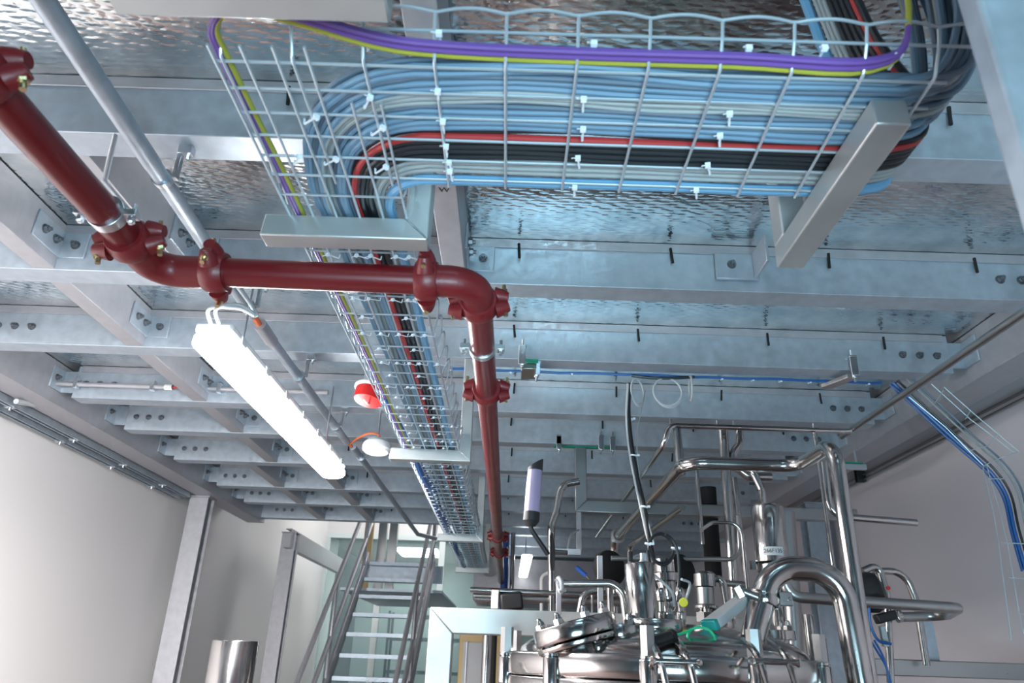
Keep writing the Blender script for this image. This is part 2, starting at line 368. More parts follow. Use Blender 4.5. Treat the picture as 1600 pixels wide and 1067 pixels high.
# strut rails under the left edge beam
for dx, zz, lb in ((-2.635, 2.755, 'slotted steel strut rail running tight under the left edge beam'), (-2.715, 2.74, 'outer slotted steel strut rail against the left wall')):
    t = thing('strut_rail', lb, 'rail', (dx, 4, zz))
    c = MB(); c.prism([(-.02, .02), (-.02, -.02), (-.011, -.02), (-.011, -.017), (-.017, -.017), (-.017, .017), (.017, .017), (.017, -.017), (.011, -.017), (.011, -.02), (.02, -.02), (.02, .02)], (dx, 0.5, zz), (dx, 6.0, zz), (1, 0, 0), (0, 0, 1))
    c.build('channel', 'galv', t)
    for y in [1.2+0.62*i for i in range(8)]:
        b = MB(); b.box(dx-0.028, dx+0.028, y-0.012, y+0.012, zz-0.026, zz-0.019); b.cyl((dx, y, zz-0.026), (dx, y, zz-0.04), 0.007, 8); b.build('clamp', 'zinc', t)

# ------------------------------------------------------------------ columns
def column(x0, x1, y, z1, label, m_='galv'):
    t = thing('steel_column', label, 'column', ((x0+x1)/2, y, 0))
    w2 = x1-x0; c = MB()
    c.box(x0, x1, y, y+0.010, 0.012, z1); c.box(x0, x1, y+0.13, y+0.14, 0.012, z1); c.box((x0+x1)/2-0.004, (x0+x1)/2+0.004, y+0.01, y+0.13, 0.012, z1)
    c.build('h_section', m_, t, bevel=0.003)
    p = MB(); p.box(x0-0.04, x1+0.04, y-0.03, y+0.17, 0, 0.012); p.build('base_plate', m_, t)
    p = MB(); p.box(x0-0.01, x1+0.01, y-0.01, y+0.15, z1, z1+0.01); p.build('head_plate', m_, t)
    return t
column(-2.645, -2.49, 6.08, 2.755, 'galvanised steel column standing against the left wall, nearer of two', 'galv_pale')
column(-2.45, -2.30, 8.1, 2.79, 'galvanised steel column left of the stairs at the platform end', 'galv_pale')
column(2.2, 2.36, 5.5, 2.75, 'galvanised steel column by the right wall behind the pipes')
t = MB(); t.prism([(0, 0), (0.07, 0), (0.07, 0.01), (0.01, 0.01), (0.01, 0.19), (0.07, 0.19), (0.07, 0.2), (0, 0.2)], (-2.32, 8.0, 2.62), (-2.30, 10.6, 2.62), (-1, 0, 0), (0, 0, 1))
tag(t.build('stair_opening_beam', 'galv_pale', bevel=0.003), 'galvanised channel running from the left column back past the stairs', 'beam')
# near post top right
t = thing('steel_post', 'blurred pale steel post cutting off the top right corner of the view', 'post', (0.59, 0.605, 0))
MB().box(0.499, 0.69, 0.588, 0.622, 0.012, 2.975).build('shaft', 'galv', t, bevel=0.006)
MB().box(0.44, 0.75, 0.54, 0.67, 0, 0.012).build('base_plate', 'galv', t)

# ================================================================== RED PIPE RUN
RZ = 2.32; RR = 0.0302
red = thing('fire_pipe', 'glossy red steel pipe run bending twice beneath the platform beams', 'pipe', (-0.4, 1.35, RZ))
XA, YB, XC = -0.752, 1.352, -0.085
def redseg(a, b): m_ = MB(); m_.cyl(a, b, RR, 28); return m_.build('pipe_length', 'red', red)
redseg((-0.755, 0.80, RZ), (XA, YB-0.135, RZ)); redseg((XA+0.135, YB-0.008, RZ), (XC-0.105, YB, RZ))
redseg((XC, YB+0.10, RZ), (XC+0.004, 2.02, RZ)); redseg((XC+0.004, 2.02, RZ), (-0.075, 4.75, RZ)); redseg((-0.075, 4.75, RZ), (-0.072, 5.5, RZ)); redseg((-0.072, 5.5, RZ), (-0.07, 7.6, RZ))
def elbow(pts, rad):
    m_ = MB(); m_.tube(fillet(pts, rad, 9), 0.0335, 24); return m_.build('elbow', 'redcast', red)
elbow([(XA, YB-0.15, RZ), (XA, YB-0.004, RZ), (XA+0.15, YB-0.006, RZ)], 0.055)
elbow([(XC-0.13, YB, RZ), (XC, YB, RZ), (XC, YB+0.13, RZ)], 0.08)
elbow([(-0.755, 0.50, RZ+0.02), (-0.755, 0.66, RZ), (-0.755, 0.78, RZ)], 0.05)
def coupling(c, d, e, s=1.0):
    c, d, e = V(c), V(d).normalized(), V(e).normalized(); n = d.cross(e).normalized()
    m_ = MB(); w2 = 0.023*s
    m_.lathe([(0.031, -w2), (0.039*s, -w2), (0.044*s, -w2*0.55), (0.045*s, 0), (0.044*s, w2*0.55), (0.039*s, w2), (0.031, w2)], c, d, 28)
    for sg in (1, -1):
        p0 = c+e*sg*0.036*s; p1 = c+e*sg*0.066*s
        m_.tube([p0-n*0.017*s, p0.lerp(p1, .5)-n*0.014*s, p1-n*0.010*s], [0.020*s, 0.017*s, 0.012*s], 14)
        m_.tube([p0+n*0.017*s, p0.lerp(p1, .5)+n*0.014*s, p1+n*0.010*s], [0.020*s, 0.017*s, 0.012*s], 14)
    o = m_.build('coupling', 'redcast', red)
    for sg in (1, -1): inst(CBOLT, 'coupling_bolt', o, c+e*sg*0.058*s+n*0.016*s, aim(n), s)
    return o
coupling((XA, YB-0.125, RZ), (0, 1, 0), (1, 0, 0.2)); coupling((XA+0.125, YB-0.008, RZ), (1, 0, 0), (0, -.85, .35))
coupling((XC-0.105, YB, RZ), (1, 0, 0), (0, .9, -.45)); coupling((XC, YB+0.10, RZ), (0, 1, 0), (-1, 0, -.1))
coupling((XC+0.004, 2.02, RZ), (0, 1, 0), (-1, 0, 0)); coupling((-0.075, 4.75, RZ), (0, 1, 0), (-1, 0, 0)); coupling((-0.072, 5.5, RZ), (0, 1, 0), (-1, 0, 0))
coupling((-0.755, 0.79, RZ), (0, 1, 0), (1, 0, .3))
def pipe_clamp(c, r, lug, label, top=ZB, rod=True, group=None):
    c = V(c); t = thing('pipe_clamp', label, 'clamp', c, group)
    m_ = MB(); m_.lathe([(r+0.0005, -0.011), (r+0.004, -0.011), (r+0.004, 0.011), (r+0.0005, 0.011)], c, (0, 1, 0), 28)
    for sg in (1, -1): m_.box(*sorted((c.x+sg*(r+0.002), c.x+sg*(r+0.026))), c.y-0.011, c.y+0.011, c.z-0.007, c.z+0.007)
    m_.build('band', 'zinc', t, bevel=0.001)
    for sg in (1, -1): inst(LUGB, 'clamp_screw', t, (c.x+sg*(r+0.016), c.y, c.z-0.008), aim((0, 0, -1)))
    if rod:
        m_ = MB(); m_.cyl((c.x, c.y, c.z+r), (c.x, c.y, top-0.004), 0.0045, 10); m_.build('threaded_rod', 'zinc', t)
        m_ = MB(); m_.prism([(0.010*math.cos(PI/3*k), 0.010*math.sin(PI/3*k)) for k in range(6)], (c.x, c.y, c.z+r), (c.x, c.y, c.z+r+0.014), (1, 0, 0), (0, 1, 0)); m_.build('nut', 'zinc', t)
    return t
_b = MB(); _b.prism([(0.0075*math.cos(PI/3*k), 0.0075*math.sin(PI/3*k)) for k in range(6)], (0, 0, 0), (0, 0, 0.008), (1, 0, 0), (0, 1, 0)); _b.cyl((0, 0, -0.03), (0, 0, 0.012), 0.004, 8)
LUGB = _b.mesh('clamp_screw', m_='zinc')
pipe_clamp((XA+0.003, 1.135, RZ), RR, 1, 'zinc plated clamp ring round the slanting red pipe above its first coupling', rod=False)
pipe_clamp((XC+0.001, 1.70, RZ), RR, 1, 'zinc plated clamp ring round the red pipe just below its second elbow', rod=False)
t = MB(); t.cyl(ony(180, 212, 1.24), ony(163, 283, 1.145), 0.005, 10); t.cyl(ony(163, 283, 1.145), (XA+0.045, 1.135, RZ+0.004), 0.004, 8)
tag(t.build('hanger_rod', 'zinc'), 'thin zinc threaded rod reaching up from the red pipe clamp', 'rod')

# ================================================================== GREY CONDUIT
def tubething(name, label, cat, pts, r, m_, bend=None, seg=14, group=None, org=None):
    p = fillet(pts, bend, 7) if bend else pts
    o = MB().tube(p, r, seg).build(name, m_); return tag(o, label, cat, group)
cx = -0.912
cd = thing('conduit', 'long grey steel conduit running under the beams towards the stairs', 'pipe', (cx, 3, 2.7))
def cseg(a, b, r):
    m_ = MB(); m_.cyl(a, b, r, 22); o = m_.build('conduit_length', 'galv', cd); return o
cseg((-0.89, 0.62, 2.7), (-0.915, 1.50, 2.7), 0.0225); cseg((-0.915, 1.50, 2.7), (-0.94, 2.36, 2.7), 0.021)
cseg((-0.942, 2.50, 2.7), (-0.935, 4.02, 2.7), 0.020); cseg((-0.92, 4.12, 2.7), (-0.895, 7.3, 2.7), 0.019)
m_ = MB(); m_.cyl((-0.94, 2.30, 2.7), (-0.942, 2.55, 2.7), 0.011, 10); m_.build('cable', 'c_orange', cd)
m_ = MB(); m_.tube([(-0.94, 2.44, 2.7), (-0.942, 2.60, 2.7)], 0.0245, 20); m_.build('sleeve', 'galv_pale', cd)
m_ = MB(); m_.tube([(-0.935, 3.9, 2.7), (-0.925, 4.2, 2.7)], 0.009, 10); m_.build('cable', 'c_orange', cd)
cseg((-0.895, 7.3, 2.7), (-0.72, 7.42, 2.68), 0.019)
for y, lb in ((1.56, 'above the first red coupling'), (2.30, 'just before the open conduit joint'), (2.98, 'under the fourth visible beam'), (4.35, 'beside the white detector'), (3.72, 'beside the light tube middle')):
    xx = -0.915 - (0.02 if 2 < y < 4 else 0)
    t = thing('conduit_clip', 'small zinc beam clip holding the grey conduit '+lb, 'clip', (xx, y, 2.74))
    m_ = MB(); m_.lathe([(0.023, -.008), (0.026, -.008), (0.026, .008), (0.023, .008)], (xx, y, 2.7), (0, 1, 0), 20); m_.build('ring', 'zinc', t)
    m_ = MB(); m_.box(xx+0.024, xx+0.036, y-0.008, y+0.008, 2.70, 2.80); m_.box(xx+0.024, xx+0.06, y-0.012, y+0.012, 2.775, 2.80); m_.build('bracket', 'zinc', t, bevel=0.001)
    m_ = MB(); m_.cyl((xx+0.05, y, 2.76), (xx+0.05, y, 2.83), 0.005, 8); m_.build('screw', 'zinc', t)

# ================================================================== WIRE MESH CABLE TRAY
TZ = 2.392                       # bottom wires
WR = 0.0025
tray = thing('wire_mesh_tray', 'zinc wire mesh cable tray crossing the view then turning under the beams', 'cable tray', (0, 1, TZ))
YN, YF_ = 0.825, 1.098           # near / far bottom wire of the crosswise run
TXL, TXR = -0.452, -0.222        # left / right bottom wire of the lengthwise run
m_ = MB()
for i in range(6):
    y = YN+(YF_-YN)*i/5
    xr = 0.585-0.015*i+ (0.03 if i < 2 else 0)
    m_.cyl((TXL-0.004, y, TZ), (xr+0.08*(i/5), y, TZ), WR, 8)
m_.build('long_wires', 'wire', tray)
for z, y, wob in ((TZ+0.034, YN-0.036, 0.0), (TZ+0.058, YN-0.047, 0.006)):
    m_ = MB(); pts = []
    n = 96
    for i in range(n+1):
        x = -0.30+0.96*i/n; s_ = abs(math.sin((x+0.44)/0.103*PI)); pts.append((x, y-wob*s_, z+wob*0.5*s_))
    m_.tube(pts, WR, 8); m_.build('side_wire', 'wire', tray)
for x in [-0.44+0.103*i for i in range(11)]:
    m_ = MB(); yn = YN
    pts = [(x, YN-0.047, TZ+0.058), (x, YN-0.038, TZ+0.032), (x, YN-0.014, TZ-0.004), (x, YN, TZ-2*WR), (x, YF_+0.015, TZ-2*WR)]
    if x > 0.3: pts[-1] = (x+0.01, YF_+0.015, TZ-2*WR)
    m_.tube(fillet(pts, 0.008, 3), WR, 8); m_.build('cross_wire', 'wire', tray)
# far side wall of the crosswise run
m_ = MB()
for z in (TZ+0.04,): m_.cyl((-0.22, YF_+0.022, z), (0.66, YF_+0.022, z), WR, 8)
m_.build('side_wire', 'wire', tray)
# lengthwise run
m_ = MB()
for i in range(6):
    x = TXL+(TXR-TXL)*i/5; m_.cyl((x, 0.79 if i < 4 else 0.9, TZ-WR*1.5), (x, 7.6, TZ-WR*1.5), WR, 6)
m_.build('long_wires', 'wire', tray)
yy = 1.16; cnt = 0
ys = []
while yy < 7.5: ys.append(yy); yy += 0.103
def ring_wire(mb, y):
    pts = [(TXL-0.012, y, TZ+0.058), (TXL-0.006, y, TZ+0.02), (TXL, y, TZ), (TXR, y, TZ), (TXR+0.006, y, TZ+0.02), (TXR+0.012, y, TZ+0.058)]
    mb.tube(fillet(pts, 0.006, 2), WR, 6)
for y in ys:
    m_ = MB(); ring_wire(m_, y); m_.build('cross_wire', 'wire', tray)
for xs, sg in ((TXL-0.012, -1), (TXR+0.012, 1)):
    m_ = MB(); pts = []; y = 1.10
    while y < 7.5: pts.append((xs+sg*0.006*abs(math.sin(y/0.103*PI)), y, TZ+0.030+0.028*abs(math.sin(y/0.103*PI)))); y += 0.0172
    m_.tube(pts, WR, 6); m_.build('side_wire', 'wire', tray)

# ---- cables in the tray
def trayrun(u, lay, r, xstart=0.56, wob=0.002, yend=7.5, phase=0.0, end='up', sp=0.0):
    """u 0 (inside of the bend) .. 1 (outside)"""
    rx = 0.085+0.130*u; ry = 0.085+0.285*u
    C = V((-0.165, 1.205, 0)); z = TZ+WR+r+lay*0.013
    pts = []
    X0 = xstart
    n = 14
    for i in range(n+1):
        x = X0+(C.x-X0)*i/n
        bulge = 0.010*math.exp(-((x-0.02)/0.16)**2)*(u*1.6)
        pts.append(V((x, C.y-ry-bulge+wob*math.sin(x*17+phase), z+wob*0.6*math.sin(x*13+phase*2))))
    for i in range(1, 12):
        a = PI/2*i/12; pts.append(V((C.x-(rx+0.030*u*math.sin(2*min(a, 1.2)))*math.sin(a), C.y-ry*math.cos(a), z+sp*i/12)))
    y = C.y
    while y < yend:
        k_ = math.exp(-(y-C.y)/0.25); pts.append(V((C.x-rx-0.020*u*k_+wob*math.sin(y*9+phase), y, z+sp+wob*0.6*math.sin(y*11+phase)))); y += 0.12
    if end == 'up':
        e = pts[0]; up = []
        k = 0.10+0.06*random.random()
        up = [V((e.x-0.10+random.uniform(-.05, .03), e.y-0.03, 2.965)), V((e.x+0.015+k*.35, e.y-0.075, TZ+0.30+0.1*random.random())), V((e.x+0.055+k*.3, e.y-0.055, TZ+0.13)), V((e.x+0.05+k*0.2, e.y-0.01, TZ+0.035))]
        pts = spline(up+[pts[0]], 6)[:-1]+pts
    return pts
def cable(name, label, mkey, pts, r, group):
    # origin where the cable enters the straight run so copies read well
    return tag(MB().tube(pts, r, 8).build(name, mkey), label, 'cable', group)
K = 0
lanes = []
def lane(u, lay, r, mk, lb, grp): lanes.append((u, lay, r, mk, lb, grp))
lane(0.015, 0, 0.0100, 'c_thick', 'thickest sky blue cable at the inner edge of the tray bend', None)
for i, u in enumerate((0.115, 0.16, 0.205)): lane(u, 0.3, 0.0052, 'c_light', 'light grey braided cable between the thick blue cable and the black ones', 'light grey cables beside the black ones')
for i, u in enumerate((0.260, 0.308, 0.355, 0.400)): lane(u, 0.2, 0.0060, 'c_black', 'black power cable running beside the red one in the tray', 'black cables in the tray')
lane(0.445, 0.0, 0.0062, 'c_red', 'red cable running between the black cables of the tray', None)
lane(0.485, 0.5, 0.0060, 'c_black', 'black cable lying just outside the red cable in the tray', None)
u = 0.53; i = 0
while u < 1.0:
    if 0.72 < u < 0.82: mk, r = 'c_light', 0.0045
    elif 0.53 < u < 0.62: mk, r = ('c_blue', 0.0065)
    else: mk, r = (('c_blue', 'c_blue2', 'c_blue')[i % 3], (0.0055, 0.0050, 0.0060)[i % 3])
    lane(u, 0, r, mk, None, None); lane(u+0.012, 0.9, r*0.95, ('c_blue2', 'c_light')[i % 5 == 0], None, None)
    if i % 2: lane(u+0.006, 1.8, r*0.9, 'c_blue2', None, None)
    u += r*2.02/0.285; i += 1
LBL = {'c_blue': ('blue grey cable packed side by side in the wide tray bend', 'blue grey cables in the tray'),
       'c_blue2': ('dark slate grey cable packed in the wide tray bend', 'slate grey cables in the tray'),
       'c_light': ('pale grey cable in the middle of the wide tray bend', 'pale grey cables in the tray')}
for k, (u, lay, r, mk, lb, grp) in enumerate(lanes):
    if lb is None: lb, grp = LBL[mk]
    inner = u < 0.50; sp = (0.0, 0.010, 0.020)[k % 3] if not inner else (0.0, 0.007)[k % 2]
    pts = trayrun(u, lay, r, xstart=0.54+0.05*random.random(), wob=0.0022, phase=random.uniform(0, 6), end='up', sp=sp)
    if inner:
        e = trayrun(u, lay, r, xstart=0.60, wob=0.0015, phase=k, end='none', sp=sp)
        pts = spline([V((0.50, e[0].y-0.10, 2.965)), V((0.58, e[0].y-0.06, 2.62)), V((0.655, e[0].y-0.03, 2.50)), V((0.665, e[0].y-0.008, 2.425))]+[e[0]], 6)[:-1]+e
    cable({'c_blue': 'blue_grey_cable', 'c_blue2': 'slate_grey_cable', 'c_light': 'pale_grey_cable', 'c_black': 'black_cable', 'c_red': 'red_cable', 'c_thick': 'thick_blue_cable'}[mk], lb, mk, pts, r, grp)
# purple and yellow cables
def py_path(off, dz, r):
    z = TZ+WR+r+dz
    p = [V((0.40, 0.70, 2.96)), V((0.52, 0.74, 2.62)), V((0.545, 0.775, 2.45)), V((0.50, 0.812-off, z)), V((0.3, 0.811-off, z)), V((0.05, 0.811-off, z)), V((-0.13, 0.806-off, z)), V((-0.22, 0.792-off, z)), V((-0.33, 0.758-off*.9, z+0.006)),
         V((-0.40, 0.745-off*.6, z+0.006)), V((-0.434+off*-.4, 0.768, z)), V((-0.438-off*.6, 0.82, z)), V((-0.436-off*.6, 0.95, z)), V((-0.432-off*.6, 1.1, z))]
    y = 1.35
    while y < 7.5: p.append(V((-0.428-off*.6+0.003*math.sin(y*4), y, z))); y += 0.35
    return spline(p, 5)
for j, (off, dz) in enumerate(((0.008, 0), (0.017, 0.001), (0.012, 0.009))):
    cable('purple_cable', 'purple bus cable bundled with the yellow one along the tray edge', 'c_purple', py_path(off, dz, 0.0042), 0.0044, 'purple cables along the tray edge')
cable('yellow_cable', 'yellow green earth cable following the purple cables', 'c_yellow', py_path(-0.002, 0.001, 0.0042), 0.0046, None)
# blue flat bundles further along
for j, (x, y0, y1) in enumerate(((-0.430, 2.35, 3.0), (-0.415, 3.1, 7.4))):
    p = []; y = y0
    while y <= y1: p.append(V((x+0.006*math.sin(y*7), y, TZ+0.012+0.006*math.sin(y*5)))); y += 0.1
    cable('royal_blue_cable', ['short royal blue cable tied to the tray before its second bracket', 'royal blue cable bundle in the tray beyond its second bracket'][j], 'c_royal', p, [0.008, 0.019][j], None)

# ---- cable ties
_b = MB(); _b.box(-0.0045, 0.0045, -0.0035, 0.0035, -0.004, 0.0035); _b.bar((0, 0, 0), (0.002, 0.034, 0.004), 0.0034, 0.0012); _b.bar((0, 0, 0), (-0.010, -0.008, -0.006), 0.0028, 0.0011)
_b.bar((0.002, 0.034, 0.004), (0.002, 0.036, 0.016), 0.0034, 0.0012)
TIE = _b.mesh('cable_tie', m_='tie')
def tie(pos, rz, grp, label, s=1.0):
    o = inst(TIE, 'cable_tie', None, pos, Matrix.Rotation(rz, 3, 'Z').to_quaternion(), s); tag(o, label, 'cable tie', grp); return o
for px, py, rz in [(570, 55, .1), (686, 52, 0), (928, 68, 0), (1170, 75, 0), (1288, 75, 0), (1405, 85, 0), (578, 152, .5), (684, 143, .1), (692, 190, .1), (598, 200, .8), (697, 229, .1), (702, 254, 0), (703, 268, 0),
                   (912, 155, 0), (911, 202, 0), (903, 247, -.1), (898, 293, 0), (1140, 178, -.2), (1125, 212, -.2), (1106, 258, -.3), (1088, 297, -.2), (494, 183, .9), (468, 245, .6), (525, 249, .9), (603, 261, .8), (804, 88, 0), (1046, 92, 0)]:
    p = onz(px, py, TZ-0.009 if py > 95 else TZ+0.02); tie(p, rz, 'white cable ties on the crosswise tray', 'white nylon cable tie on the crosswise run of the mesh tray')
random.seed(21)
for k, y in enumerate(ys):
    if y < 1.18 or y > 5.2: continue
    if 1.20 < y < 1.30: continue
    xs = [-0.40, -0.35, -0.31, -0.27, -0.235] if k % 2 == 0 else [-0.39, -0.29]
    if y > 3.2: xs = xs[::2]
    for x in xs: tie((x+random.uniform(-.012, .012), y, TZ-0.009), random.uniform(-1.0, -0.5), 'white cable ties on the lengthwise tray', 'white nylon cable tie on the lengthwise run of the mesh tray', 0.85)

# ================================================================== TRAY BRACKETS (mitred stainless box section)
def lbracket(xl, xr, y, z0, label, w=0.048, ztop=2.798):
    t = thing('tray_bracket', label, 'bracket', ((xl+xr)/2, y, z0))
    h = w/2; zc = z0+h
    # arm with mitred end, extruded in Y
    m_ = MB(); m_.prism([(xl, z0), (xr, z0), (xr-w, z0+w), (xl+0.004, z0+w)], (0, y, 0), (0, y+w, 0), (1, 0, 0), (0, 0, 1)); m_.build('arm', 'tube', t, bevel=0.003)
    m_ = MB(); m_.prism([(xr+0.0004, z0), (xr+0.0004, ztop), (xr-w+0.0004, ztop), (xr-w+0.0004, z0+w)], (0, y, 0), (0, y+w, 0), (1, 0, 0), (0, 0, 1)); m_.build('upright', 'tube', t, bevel=0.003)
    m_ = MB(); m_.tube([V((xr+0.0004-(w)*k/9, y-0.0006+0.0006*math.sin(k*2.1), z0+w*k/9)) for k in range(10)], 0.0018, 6); m_.build('weld_seam', 'zinc', t)
    return t
lbracket(-0.505, -0.178, 1.225, 2.342, 'satin stainless L bracket carrying the mesh tray above the red pipe')
lbracket(-0.505, -0.172, 2.95, 2.342, 'satin stainless L bracket carrying the mesh tray beside the white detector')
lbracket(-0.50, -0.185, 5.18, 2.342, 'satin stainless L bracket carrying the far part of the mesh tray')
lbracket(-0.50, -0.185, 7.15, 2.342, 'last satin stainless L bracket of the mesh tray above the stairs')
lbracket(-0.525, -0.174, 0.652, 2.342, 'blurred stainless bracket arm at the upper edge over the bent purple cables')
# bracket arm running lengthwise under the right end of the tray
t = thing('tray_bracket', 'slanting brushed stainless box arm crossing under the right end of the tray', 'bracket', (0.55, 1.05, 2.342))
m_ = MB(); m_.box(0.520, 0.573, 0.858, 1.292, 2.342, 2.389); m_.build('arm', 'tube', t, bevel=0.003)
m_ = MB(); m_.box(0.520, 0.573, 1.240, 1.292, 2.3895, 2.798); m_.build('upright', 'tube', t, bevel=0.003)
t = thing('angle_bracket', 'galvanised angle bracket with one bolt on the beam behind the slanting arm', 'bracket', (0.74, 2.25, 2.9))
m_ = MB(); m_.box(0.69, 0.84, 2.240, 2.2525, 2.84, 2.94); m_.box(0.82, 0.83, 2.11, 2.24, 2.84, 2.94); m_.build('plate', 'galv', t, bevel=0.002)
inst(BOLT, 'bolt', t, (0.745, 2.240, 2.895), aim((0, -1, 0)))
# painted mark on the joist
def text(name, body, loc, rotm, size, m_, parent=None, ext=0.0004):
    c = bpy.data.curves.new(name, 'FONT'); c.body = body; c.size = size; c.align_x = 'CENTER'; c.align_y = 'CENTER'; c.extrude = ext
    o = bpy.data.objects.new('tmp_text', c); S.collection.objects.link(o); bpy.context.view_layer.update()
    me = bpy.data.meshes.new_from_object(o.evaluated_get(bpy.context.evaluated_depsgraph_get())); S.collection.objects.unlink(o); bpy.data.objects.remove(o)
    me.materials.clear(); me.materials.append(M[m_]); me.name = name
    r = bpy.data.objects.new(name, me); S.collection.objects.link(r)
    base = WL[parent.name] if parent is not None else V((0, 0, 0)); r.parent = parent; r.location = V(loc)-base
    r.rotation_mode = 'QUATERNION'; r.rotation_quaternion = rotm.to_quaternion(); WL[r.name] = V(loc); return r

# ================================================================== LIGHT TUBE
LZ = 2.42
a = (onz(302, 545, LZ)+onz(358, 512, LZ))/2; bb = (onz(508, 748, LZ)+onz(533, 737, LZ))/2
lt = thing('light_batten', 'long white glowing fluorescent batten light hung under the beams', 'lamp', (a+bb)/2)
lx = (a.x+bb.x)/2; hw = 0.060
def sect(n, w_, h, z): return [(w_*math.copysign(abs(math.cos(2*PI*k/n))**0.7, math.cos(2*PI*k/n)), z+h*math.copysign(abs(math.sin(2*PI*k/n))**0.8, math.sin(2*PI*k/n))) for k in range(n)]
m_ = MB(); y0, y1 = a.y, bb.y; n = 20
rings = [(y0, .35), (y0+.012, .8), (y0+.035, 1), (y1-.035, 1), (y1-.012, .8), (y1, .35)]
vs = []; 
for (y, s_) in rings: vs += [V((lx+p[0]*s_, y, p[1])) for p in sect(n, hw, 0.030*s_, LZ+0.005)]
m_.add(vs, [(i*n+k, i*n+(k+1) % n, (i+1)*n+(k+1) % n, (i+1)*n+k) for i in range(5) for k in range(n)]+[tuple(range(n))[::-1], tuple(5*n+k for k in range(n))])
m_.build('diffuser', 'led', lt)
m_ = MB(); m_.box(lx-0.056, lx+0.056, y0+.02, y1-.02, LZ+0.030, LZ+0.062); m_.build('housing', 'white', lt, bevel=0.01)
for k in range(7):
    y = y0+0.12+(y1-y0-0.24)*k/6; m_ = MB(); m_.box(lx+0.050, lx+0.060, y-0.022, y+0.022, LZ+0.026, LZ+0.056); m_.build('clip', 'white', lt, bevel=0.003)
for y in (y0+0.25, y1-0.25):
    m_ = MB(); m_.cyl((lx, y, LZ+0.06), (lx, y, 2.80), 0.004, 8); m_.build('hanger', 'zinc', lt)
p0 = V((lx+0.02, y0+0.02, LZ+0.04))
for k in range(2):
    q = [p0+V((0.025*k-.03, 0.01, 0.01)), p0+V((0.02*k-.03, -0.03, 0.05)), p0+V((0.05, -0.02, 0.06+.01*k)), V((lx+0.12, y0+0.01, LZ+0.09)), V((-0.915, y0+0.05, 2.69))]
    tag(MB().tube(spline(q, 6), 0.006, 8).build('lamp_cable', 'c_white'), 'white supply cable arching from the light tube to the conduit', 'cable', 'white cables at the light tube end')
lamp = bpy.data.lights.new('batten_light', 'AREA'); lamp.shape = 'RECTANGLE'; lamp.size = 0.11; lamp.size_y = y1-y0; lamp.energy = 36; lamp.color = (1, .98, .96)
lo = bpy.data.objects.new('batten_light', lamp); S.collection.objects.link(lo); lo.location = (lx, (y0+y1)/2, LZ-0.03)
# ================================================================== DETECTOR, SOUNDER
c = onz(589, 698, 2.60)
t = thing('smoke_detector', 'round white detector puck on an orange cable beside the conduit', 'detector', c)
m_ = MB(); m_.lathe([(0.02, -0.032), (0.062, -0.030), (0.074, -0.018), (0.076, 0.0), (0.070, 0.016), (0.05, 0.024)], c, (0, 0.12, 1), 36); m_.build('cover', 'white', t)
m_ = MB(); m_.lathe([(0.055, 0.022), (0.055, 0.034)], c, (0, 0.12, 1), 30); m_.build('mounting_base', 'grey_pl', t)
m_ = MB(); m_.cyl(c+V((0, 0, .03)), (c.x, c.y, 2.8), 0.005, 8); m_.build('hanger', 'zinc', t)
q = [V((-0.92, 4.06, 2.70)), onz(560, 684, 2.68), onz(578, 677, 2.68), onz(592, 680, 2.66), c+V((0.01, 0.02, 0.03))]
tag(MB().tube(spline(q, 7), 0.0055, 8).build('orange_cable', 'c_orange'), 'orange cable arching from the conduit to the white detector', 'cable')
c = onz(579, 612, 2.66)
t = thing('alarm_sounder', 'red round alarm sounder between beam and mesh tray', 'alarm', c)
m_ = MB(); m_.lathe([(0.03, -0.050), (0.060, -0.048), (0.064, -0.03), (0.066, 0.0)], c, (0.15, 0.20, 1), 34); m_.build('body', 'red_pl', t)
m_ = MB(); m_.torus(c+V((0, 0.005, .012)), (0.15, 0.20, 1), 0.066, 0.009, 32, 10); m_.build('base_ring', 'white', t)
m_ = MB(); m_.box(c.x-0.05, c.x+0.10, c.y+0.06, c.y+0.07, 2.66, 2.975); m_.build('mounting_plate', 'galv', t, bevel=0.002)
m_ = MB(); m_.tube([c+V((-.02, -.03, -.048)), c+V((-.005, -.02, -.060)), c+V((.0, .02, -.05))], 0.004, 8); m_.build('reset_loop', 'white', t)
# red cable conduit at left along beam
ry = FY[4]-0.012; p0 = ony(90, 601, ry); p1 = ony(278, 607, ry)
t = thing('cable_conduit', 'thin pale conduit with red cable running along the beam at left', 'pipe', p0)
a_, b_, c_, d_ = ony(84, 601, ry), ony(272, 608, ry), ony(313, 609, ry), ony(470, 640, ry)
z = a_.z; 
for s0, s1 in ((a_, b_), (c_, V((-0.98, ry, z)))):
    m_ = MB(); m_.cyl((s0.x, ry-.02, z), (s1.x, ry-.02, z), 0.0125, 14); m_.build('conduit_length', 'galv_pale', t)
for xx in (b_.x-0.02, c_.x+0.02):
    m_ = MB(); m_.cyl((xx-0.02, ry-.02, z), (xx+0.02, ry-.02, z), 0.015, 16); m_.build('end_sleeve', 'white', t)
m_ = MB(); m_.cyl((b_.x, ry-.02, z), (c_.x, ry-.02, z), 0.006, 8); m_.build('red_cable', 'red_pl', t)
for px in (122, 242, 346):
    xx = ony(px, 605, ry).x; m_ = MB(); m_.box(xx-.01, xx+.01, ry-.036, ry-.004, z-.022, z+.03); m_.build('saddle', 'zinc', t, bevel=.001)
e = V((a_.x, ry-.02, z)); q = [e, e+V((-.03, 0, -.01)), onx(72, 618, -2.52), onx(58, 632, -2.56)]
tag(MB().tube(spline(q, 6), 0.007, 8).build('red_cable', 'red_pl'), 'short red cable bridging the corner between beam conduit and edge rail', 'cable')
q0, q1 = onx(58, 633, -2.56), onx(25, 627, -2.56)
t = thing('cable_gland', 'pale cable gland sleeve with red cable on the left edge beam', 'gland', q0)
